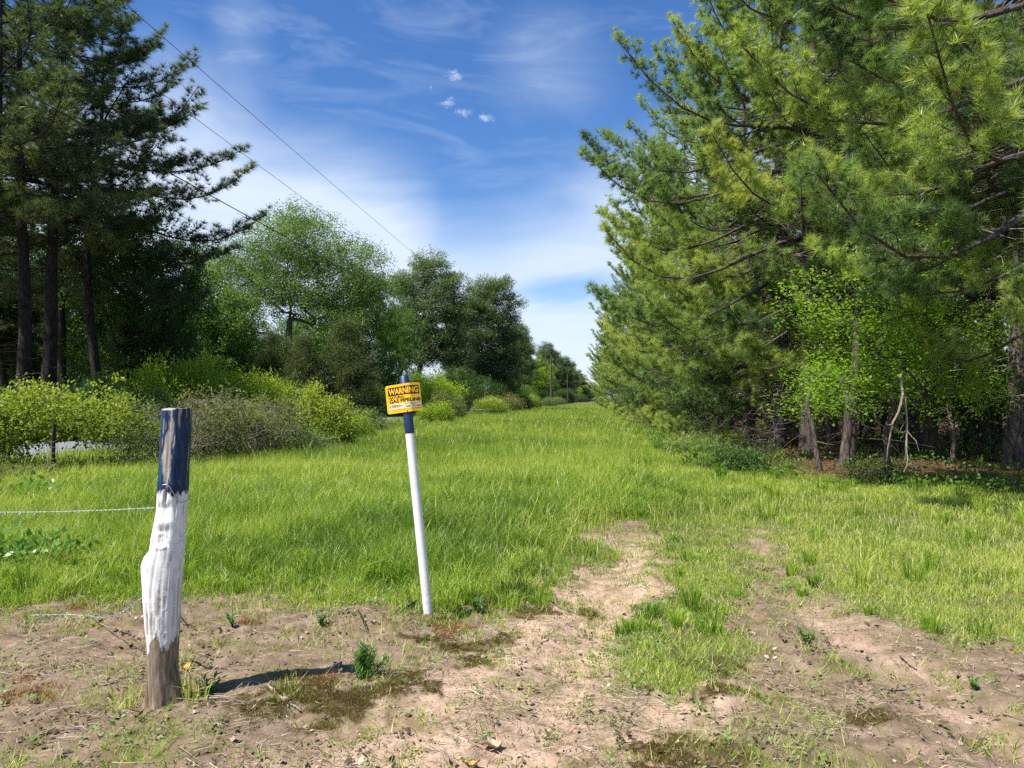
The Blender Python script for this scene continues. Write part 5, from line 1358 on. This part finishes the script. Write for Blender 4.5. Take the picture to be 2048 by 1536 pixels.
for row, x0 in enumerate((8.8, 11.8, 14.8, 17.8, 20.8, 23.8, 27)):
    y = (27, 24, 21, 19, 20, 22, 24)[row] + rngP.uniform(0, 2)
    while y < (60, 56, 50, 46, 44, 42, 40)[row]:
        x = x0 + rngP.normal(0, .5)
        place('pine_tree', IP[rngP.integers(0, 3)], (x, y, 0), 'slim bare stemmed pine standing in the dark interior of the plantation', 'pine tree', 'inner pines of the plantation', rngP.random() * 6.3, rngP.uniform(.85, 1.1))
        y += rngP.uniform(2.8, 4.6); n_in += 1
# a deep belt that closes the view through the trunks
for i in range(16):
    x, y = 10 + 2.6 * i + rngP.normal(0, .6), 66 - 1.3 * i + rngP.normal(0, 2)
    place('pine_tree', EP[i % 2], (x, y, 0), 'dense pine closing the view at the back of the plantation', 'pine tree', 'back pines of the plantation', rngP.random() * 6.3, rngP.uniform(.8, 1.0))
# understorey
und = leaf_tree(131, 1.0, [(0, 0, 2.2, 1.3, 1.2, 1.0), (-.6, 0, 3.6, 1.0, 1.0, .9), (.7, .2, 3.2, 1.0, .9, .9), (.3, 0, 4.6, .8, .8, .7), (-1.0, -.3, 2.0, .8, .8, .6), (1.2, 0, 2.0, .8, .8, .6)], .05, 400, (9, .15, .065, .04, .7), 'leaf_sapling', 'bark', 3, .20, 4, .2, name='sapling', twig=.004, vbase=.55)
place('sapling', und, (X_at(1775, 14.9), 14.9, 0), 'yellow green broad leaved sapling lighting up the front of the pine shade', 'sapling', None, .3, (1.3, 1.0, .9))
place('sapling', und, (X_at(1905, 19.5), 19.5, 0), 'smaller light green sapling deeper in the shade beside the thick trunk', 'sapling', None, 2.1, (1.1, 1.0, .85))
place('sapling', und, (X_at(1655, 21), 21, 0), 'light green sapling growing between the pale trunk and the bright sapling', 'sapling', None, 4.0, (1.0, 1.0, .7))
und2 = bt(132, 3.2, 3.2, .4, 'leaf_dark', ntips=260, per=3, leaf=(10, .14, .08, .05, .5), spread=.18, r0=.04, low=.05, name='understory', twig=.004)
for px, Y, s, lab in ((1930, 24, 1.0, 'dark leafy bush beside the thickest pine trunk'), (1985, 21, .9, 'speckled leafy bush between leaning log and thick trunk'), (1720, 30, 1.1, 'shaded leafy bush deep behind the sapling'), (1800, 34, 1.2, 'shaded leafy bush behind the hanging dead branch'),
                      (1560, 38, 1.2, 'shaded leafy bush behind the tall pair of trunks'), (1400, 33, 1.0, 'dark leafy bush under the low sweeping boughs'), (1330, 45, 1.0, 'dark leafy bush where the plantation edge meets the grass'), (1290, 56, 1.0, 'olive leafy bush farther along the plantation edge')):
    place('bush', und2, (X_at(px, Y), Y, 0), lab, 'bush', 'bushes under the pines', px * .3, s)
th(40, 6.4, .7, 1112, .5, 141, 'weed', 'dark green leafy clump at the grass edge below the slack wire', name='low_plant', ntips=110, per=3, arcs=0, bumps=2, cat='plant', group=None, leaf=(9, .08, .07, .035, .3), vbase=.3)
th(760, 8.6, .5, 1035, .4, 142, 'weed', 'small leafy weed clump in the grass before the sign pole', name='low_plant', ntips=50, per=2, arcs=0, bumps=1, cat='plant', group=None, leaf=(9, .07, .05, .025, .3), vbase=.4)
th(1478, 17.2, 1.1, 905, .8, 133, 'leaf_dark', 'small dark leafy shrub on the pine straw at the forest edge', name='shrub', ntips=160, per=3, arcs=8, bumps=2, cat='shrub', group=None)
th(1765, 14.9, 1.0, 930, .6, 134, 'leaf_pale', 'pale grey green weed clump below the hanging dead branch', name='weed_clump', ntips=120, per=3, arcs=30, bumps=2, cat='weed', group=None, leaf=(9, .09, .05, .02, .2))
th(1400, 22.5, 2.0, 868, 1.0, 135, 'needle', 'fallen green pine bough at the edge of the grass', name='fallen_bough', ntips=120, per=3, arcs=25, bumps=3, cat='fallen bough', group=None, leaf=(22, .10, .18, .008, .1))

def trunk_thing(name, pts, rad, label, cat, mat='bark', seed=0, forks=4, k=9):
    rng = np.random.default_rng(seed)
    P = np.array(pts, float); s = np.linspace(0, 1, 16)
    C = np.stack([np.interp(s, np.linspace(0, 1, len(P)), P[:, i]) for i in range(3)], 1) + np.cumsum(rng.normal(0, rad * .12, (16, 3)), 0) * np.minimum(1, s * 6)[:, None]
    g = Geo(); tube(g, C, rad * (1 - .55 * s), k)
    for f in range(forks):
        i = rng.integers(4, 15); d = norm(rng.normal(size=3) + norm(C[-1] - C[0]) * .5); l = rng.uniform(.3, .9) * min(1, rad * 12)
        tube(g, C[i] + np.outer(np.linspace(0, 1, 5), d) * l + np.cumsum(rng.normal(0, .02, (5, 3)), 0), rad * .28 * np.array([1, .85, .6, .4, .2]), 5)
    return tag(g.build(name, M[mat], None, True), label, cat)
b = G(1640, 945); trunk_thing('dead_pine', [b, at(1630, 870, b[1]), at(1618, 800, b[1] + .1), at(1632, 740, b[1] + .2)], .07, 'slim crooked dead trunk in front of the tall pine pair', 'dead tree', 'bark', 1, 7)
b = G(1690, 935); trunk_thing('small_tree', [b, at(1700, 880, b[1]), at(1706, 820, b[1]), at(1690, 760, b[1] + .2)], .13, 'short crooked trunk under the yellow green sapling', 'trunk', 'bark', 2, 4)
b = G(1990, 890); trunk_thing('leaning_log', [b, at(1955, 845, b[1] + .5), at(1905, 790, b[1] + 1.2)], .15, 'pale fallen log leaning diagonally before the thick trunk', 'log', 'bark_grey', 3, 3)
b = G(1975, 905); trunk_thing('slim_pine', [b, at(1968, 800, b[1]), at(1972, 640, b[1])], .11, 'slim pale trunk right behind the leaning log', 'trunk', 'bark_grey', 4, 5)
def hanging():
    Yh = 13.6; rng = np.random.default_rng(5); g = Geo()
    def br(px, r0, r1):
        P = np.array([at(x, y, Yh + dy) for x, y, dy in px]); n = len(P)
        s = np.linspace(0, 1, 10)
        C = np.stack([np.interp(s, np.linspace(0, 1, n), P[:, i]) for i in range(3)], 1) + rng.normal(0, .006, (10, 3))
        tube(g, C, np.linspace(r0, r1, 10), 6)
    br([(1800, 752, .3), (1804, 770, .15), (1806, 792, 0)], .026, .024)
    br([(1806, 792, 0), (1796, 830, -.1), (1784, 850, -.1), (1776, 900, -.05), (1774, 922, 0)], .024, .010)
    br([(1810, 792, 0), (1814, 840, .05), (1813, 890, 0), (1816, 930, -.05), (1808, 944, 0)], .022, .009)
    br([(1813, 880, 0), (1808, 928, .1)], .012, .006)
    br([(1784, 848, -.1), (1774, 852, -.15)], .010, .006); br([(1784, 850, -.1), (1791, 856, 0)], .008, .005)
    br([(1812, 862, 0), (1800, 880, .1)], .009, .004); br([(1814, 862, 0), (1830, 880, -.1), (1838, 902, -.1)], .010, .004)
    br([(1816, 924, 0), (1834, 936, -.1)], .008, .003); br([(1812, 840, 0), (1797, 868, .1)], .008, .004)
    tag(g.build('dead_branch', M['twig'], None, True), 'bare pale forked dead branch hanging down at the forest edge', 'dead branch')
hanging()
def brush_pile():
    rng = np.random.default_rng(6); g = Geo(); c = at(1500, 860, 20.5); c[2] = 0
    P0, P1, R0, R1 = [], [], [], []
    for i in range(30):
        a = rng.uniform(1.4, 5.0); L = rng.uniform(.5, 2.2)
        b = c + np.array([rng.normal(.6, .5), rng.normal(0, .4), rng.uniform(.2, 1.3)])
        d = np.array([cos(a), sin(a) * .5, rng.uniform(-.6, .25)]) * L
        s = np.linspace(0, 1, 7); C = b + np.outer(s, d) + np.cumsum(rng.normal(0, .05, (7, 3)), 0); C[:, 2] = np.maximum(C[:, 2], .04)
        tube(g, C, rng.uniform(.008, .02) * (1 - .8 * s), 5)
        for k in range(5):
            q = C[rng.integers(2, 7)]; P0.append(q); P1.append(q + rng.normal(0, .22, 3)); R0.append(.006); R1.append(.002)
    P1 = np.array(P1); P1[:, 2] = np.maximum(P1[:, 2], .03)
    segs(g, P0, P1, np.array(R0), np.array(R1), 3)
    tag(g.build('brush_pile', M['bark'], None, True), 'tangle of dead branches below the front pines', 'dead branches')
brush_pile()
def dead_weed():
    b = G(88, 968); rng = np.random.default_rng(7); g = Geo(); top = at(102, 885, b[1])
    C = b + np.outer(np.linspace(0, 1, 8), top - b); tube(g, C, np.linspace(.010, .004, 8), 5)
    for i in range(1, 8):
        for sd in (-1, 1):
            l = .32 * (1.1 - i / 9) * rng.uniform(.7, 1.2); tube(g, [C[i], C[i] + np.array([sd * l * .5, .02, l * .14]), C[i] + np.array([sd * l, .03, l * .42])], [.005, .004, .002], 4)
    tag(g.build('dead_weed', M['straw'] if False else M['twig'], None, True), 'bleached dead weed stalk with paired side twigs before the road', 'dead weed')
dead_weed()
b = G(106, 965); g = Geo(); tube(g, [b, b + [0, 0, .6], b + [.01, 0, 1.1]], [.035, .033, .032], 8)
tag(g.build('thin_post', M['bark_dark'], None, True), 'thin dark fence post standing in the weeds beside the bleached stalk', 'fence post')
b = G(948, 828); g = Geo(); tube(g, [b, b + [0, 0, 1.0], b + [0, 0, 1.9]], [.10, .10, .09], 8)
tag(g.build('gate_post', M['bark_dark'], None, True), 'dark gate post at the near end of the hedge', 'fence post')
g = Geo(); a0, a1 = at(940, 819, 66.0), at(968, 819, 66.5); tube(g, [a0, (a0 + a1) / 2, a1], .022, 8)
for q in (a0, a1): tube(g, [[q[0], q[1], -.1], q], .022, 8)
tag(g.build('pipe_rail', plain('pale_pipe', (.30, .31, .30), .6), None, True), 'short pale pipe rail at the near end of the hedge', 'rail')
gf = empty('rail_fence', (X_at(268, 36), 36, 0), 'grey wooden rail fence glimpsed across the road above the brambles', 'fence')
for i in range(4):
    g = Geo(); tube(g, [[i * 1.6 - 2.4, 0, -.1], [i * 1.6 - 2.4, 0, 1.45]], [.07, .065], 8); g.build('post', M['bark_grey'], gf, True)
for zz in (.7, 1.3):
    g = Geo(); tube(g, [[-2.5, -.09, zz], [2.5, -.09, zz]], [.05, .05], 8); g.build('rail', M['bark_grey'], gf, True)

# forest floor: pine straw, low plants and fallen twigs
def forest_floor():
    rng = np.random.default_rng(9)
    g = Geo(); n = 26000
    Y = 12 + 26 * rng.random(n) ** 1.3; e = edge_right(Y); X = e - .6 + (rng.random(n) ** 1.2) * 14
    P = np.stack([X, Y, gh(X, Y) + .015 + .03 * rng.random(n)], 1); az = rng.random(n) * 6.3; L = rng.uniform(.10, .3, n)
    d = np.stack([np.cos(az) * L, np.sin(az) * L, rng.normal(0, .03, n)], 1)
    segs(g, P - d / 2, P + d / 2, np.full(n, .004), np.full(n, .002), 3, rng.random(n))
    tag(g.build('pine_straw', leafmat('pine_straw', [(0, (.07, .035, .02)), (.5, (.17, .085, .045)), (1, (.32, .19, .11))], .1, .7, .2, 0, 1.0)), 'red brown pine straw covering the forest floor', 'pine straw', kind='stuff')
    T = [leaf_template(rng, 12, .12, .07, .035, .5) for _ in range(3)]; g = Geo(); n = 2600
    Y = 12 + 24 * rng.random(n) ** 1.3; e = edge_right(Y); X = e - .9 + (rng.random(n) ** 1.5) * 13
    k = rng.random(n) < .2 + fbm2(X * .9, Y * .9, 3, 91.); X, Y = X[k], Y[k]; n = len(X)
    P = np.stack([X, Y, gh(X, Y) + .10], 1); D = np.array([0, 0, 1.0]) + rng.normal(0, .4, (n, 3)); pick = rng.integers(0, 3, n)
    for i in range(3):
        m = pick == i; stamp(g, *T[i], P[m], D[m], rng.uniform(.7, 1.7, m.sum()), rng.uniform(.2, .9, m.sum()), rng)
    tag(g.build('undergrowth', M['leaf_mid']), 'low leafy plants scattered along the forest edge', 'undergrowth', kind='stuff')
forest_floor()
# ------------------------------------------------------------------ sun, sky, camera
AZ = math.atan2(.62, .785)                       # shadows fall this way (from +X towards +Y)
EL = radians(57)
d = Vector((cos(AZ) * cos(EL), sin(AZ) * cos(EL), -sin(EL)))
su = bpy.data.lights.new('sun', 'SUN'); su.energy = 5.0; su.angle = radians(.53); su.color = (1, .955, .88)
so = bpy.data.objects.new('sun', su); COL.objects.link(so)
so.rotation_euler = d.to_track_quat('-Z', 'Y').to_euler()

w = bpy.data.worlds.new('World'); scene.world = w; w.use_nodes = True
nt = w.node_tree
for n in list(nt.nodes): nt.nodes.remove(n)
out = nt.nodes.new('ShaderNodeOutputWorld'); bg = nt.nodes.new('ShaderNodeBackground'); nt.links.new(bg.outputs[0], out.inputs[0])
sky = nt.nodes.new('ShaderNodeTexSky'); sky.sky_type = 'NISHITA'; sky.sun_disc = False
sky.sun_elevation = EL; sky.sun_rotation = math.atan2(-d.x, -d.y)
sky.air_density = 1.0; sky.dust_density = .25; sky.ozone_density = 2.5; sky.altitude = 200
bg.inputs['Strength'].default_value = .095
tc = nt.nodes.new('ShaderNodeTexCoord').outputs['Generated']
sp = nt.nodes.new('ShaderNodeSeparateXYZ'); nt.links.new(tc, sp.inputs[0])
az = mth(nt, 'ARCTAN2', sp.outputs[0], sp.outputs[1])          # radians, 0 along the strip
el = mth(nt, 'ARCSINE', sp.outputs[2])
def ae(px, py):
    r_ = ray(px, py); r_ = r_ / np.linalg.norm(r_)
    return math.atan2(r_[0], r_[1]), math.asin(r_[2])
# domain warp for wisps
mp = nt.nodes.new('ShaderNodeMapping'); mp.inputs['Scale'].default_value = (1, 1, 2.2); mp.inputs['Rotation'].default_value = (0, radians(22), 0)
nt.links.new(tc, mp.inputs[0])
warp = noise(nt, 3.2, 6, .58, mp.outputs[0], .8)
mp2 = nt.nodes.new('ShaderNodeMapping'); mp2.inputs['Scale'].default_value = (1.0, 1, 4.5); mp2.inputs['Rotation'].default_value = (0, radians(28), 0)
nt.links.new(tc, mp2.inputs[0])
wisp = noise(nt, 4.5, 7, .62, mp2.outputs[0], 1.2)
mp3 = nt.nodes.new('ShaderNodeMapping'); mp3.inputs['Scale'].default_value = (1, 1, 1.6); mp3.inputs['Rotation'].default_value = (0, radians(-25), 0)
nt.links.new(tc, mp3.inputs[0])
fine = noise(nt, 42, 8, .72, mp3.outputs[0], 1.4)
# edge of the big cloud sheet
pts = [(-900, 120), (150, 120), (380, 150), (450, 205), (520, 250), (600, 285), (680, 300), (780, 335), (860, 380), (905, 415), (980, 412), (1080, 375), (1180, 325), (1280, 265), (1400, 230), (2300, 200)]
fc = nt.nodes.new('ShaderNodeFloatCurve'); cu = fc.mapping.curves[0]
A0, A1, E1 = -1.2, .8, .6
xy = [((ae(x, y)[0] - A0) / (A1 - A0), ae(x, y)[1] / E1) for x, y in pts]
cu.points[0].location = (0.0, xy[0][1]); cu.points[1].location = (1.0, xy[-1][1])
for x, y in xy: cu.points.new(min(max(x, .001), .999), y)
fc.mapping.update()
nt.links.new(mth(nt, 'DIVIDE', mth(nt, 'SUBTRACT', az, A0), A1 - A0, clamp=True), fc.inputs['Value'])
B = mth(nt, 'MULTIPLY', fc.outputs[0], E1)
elw = mth(nt, 'ADD', el, mth(nt, 'MULTIPLY', mth(nt, 'SUBTRACT', warp, .5), .13))
veil = mth(nt, 'SMOOTHSTEP' if False else 'MULTIPLY', mth(nt, 'SUBTRACT', B, mth(nt, 'SUBTRACT', elw, .05)), 6.5, clamp=True)
veil = ramp(nt, veil, [(0, (0, 0, 0)), (1, (1, 1, 1))], 'EASE')
def ell(px, py, rx, ry, warpk=.0):
    a0, e0 = ae(px, py)
    dx = mth(nt, 'DIVIDE', mth(nt, 'SUBTRACT', az, a0), rx); dy = mth(nt, 'DIVIDE', mth(nt, 'SUBTRACT', elw if warpk else el, e0), ry)
    return mth(nt, 'SUBTRACT', 1.0, mth(nt, 'SQRT', mth(nt, 'ADD', mth(nt, 'MULTIPLY', dx, dx), mth(nt, 'MULTIPLY', dy, dy))), clamp=True)
dens = mth(nt, 'MULTIPLY', veil, mth(nt, 'ADD', .68, mth(nt, 'MULTIPLY', wisp, .36)))
# the right half of the sheet is thinner, with a clear blue gap low down
thin = ramp(nt, mth(nt, 'DIVIDE', mth(nt, 'SUBTRACT', az, ae(900, 500)[0]), .35, clamp=True), [(0, (1, 1, 1)), (1, (.88, .88, .88))])
dens = mth(nt, 'MULTIPLY', dens, thin)
gap = ramp(nt, ell(1135, 585, .12, .045, 1), [(0, (1, 1, 1)), (.8, (.12, .12, .12))], 'EASE')
dens = mth(nt, 'MULTIPLY', dens, gap)
if 0: gap2 = ramp(nt, ell(1010, 330, .16, .07, 1), [(0, (1, 1, 1)), (.6, (.45, .45, .45))])
bright = ramp(nt, ell(690, 420, .20, .07, 1), [(0, (0, 0, 0)), (1, (.35, .35, .35))], 'EASE')
dens = mth(nt, 'ADD', dens, mth(nt, 'MULTIPLY', bright, veil))
streak = ramp(nt, wisp, [(.50, (0, 0, 0)), (.85, (.24, .24, .24))])
dens = mth(nt, 'MAXIMUM', dens, streak)
st2 = mth(nt, 'MULTIPLY', ramp(nt, ell(1100, 140, .11, .09, 1), [(0, (0, 0, 0)), (1, (.5, .5, .5))], 'EASE'), wisp)
dens = mth(nt, 'ADD', dens, st2)
st3 = mth(nt, 'MULTIPLY', ramp(nt, ell(480, 80, .05, .16, 1), [(0, (0, 0, 0)), (1, (.3, .3, .3))], 'EASE'), wisp)
dens = mth(nt, 'ADD', dens, st3)
for px, py, rx, ry in ((910, 150, .020, .010), (896, 205, .018, .012), (922, 224, .024, .011), (972, 236, .018, .010), (862, 175, .006, .005)):
    e_ = ell(px, py, rx, ry)
    pf = mth(nt, 'MULTIPLY', ramp(nt, mth(nt, 'ADD', mth(nt, 'MULTIPLY', e_, .9), mth(nt, 'MULTIPLY', mth(nt, 'SUBTRACT', fine, .5), 3.2)), [(.40, (0, 0, 0)), (1.2, (.5, .5, .5))]), mth(nt, 'MULTIPLY', e_, 3.0, clamp=True))
    dens = mth(nt, 'MAXIMUM', dens, pf)
# unseen thin overcast added as fill light, behind the camera and overhead
back = ramp(nt, mth(nt, 'ADD', mth(nt, 'MULTIPLY', sp.outputs[1], -.6), mth(nt, 'MULTIPLY', sp.outputs[2], .55)), [(.15, (0, 0, 0)), (.65, (.10, .10, .10))], 'EASE')
dens = mth(nt, 'MAXIMUM', dens, mth(nt, 'MULTIPLY', back, mth(nt, 'ADD', .6, mth(nt, 'MULTIPLY', wisp, .6))))
dens = mth(nt, 'MINIMUM', mth(nt, 'ADD', dens, .035), .93)
hs = nt.nodes.new('ShaderNodeHueSaturation'); hs.inputs['Saturation'].default_value = 1.34; hs.inputs['Value'].default_value = .97; hs.inputs['Hue'].default_value = .51
nt.links.new(sky.outputs[0], hs.inputs['Color'])
ccol = mix(nt, mth(nt, 'MULTIPLY', wisp, .9, clamp=True), (4.3, 5.2, 6.6), (5.6, 6.1, 6.8))
nt.links.new(mix(nt, dens, hs.outputs[0], ccol), bg.inputs['Color'])
w.cycles.sampling_method = 'MANUAL'; w.cycles.sample_map_resolution = 512

cam = bpy.data.cameras.new('camera'); cam.sensor_width = 36; cam.lens = F / 2048 * 36; cam.clip_end = 3000; cam.clip_start = .05
co = bpy.data.objects.new('camera', cam); COL.objects.link(co)
co.location = (0, 0, H); co.rotation_euler = (pi / 2 + PITCH, 0, YAW)
scene.camera = co
vs = scene.view_settings; vs.view_transform = 'Standard'; vs.look = 'None'; vs.exposure = .80; vs.gamma = 1; vs.use_curve_mapping = False
cy = scene.cycles
cy.max_bounces = 6; cy.diffuse_bounces = 3; cy.glossy_bounces = 2; cy.transmission_bounces = 3; cy.transparent_max_bounces = 4
cy.use_adaptive_sampling = True; cy.adaptive_threshold = .02
cy.sample_clamp_indirect = 6; cy.caustics_reflective = False; cy.caustics_refractive = False
cy.use_denoising = False
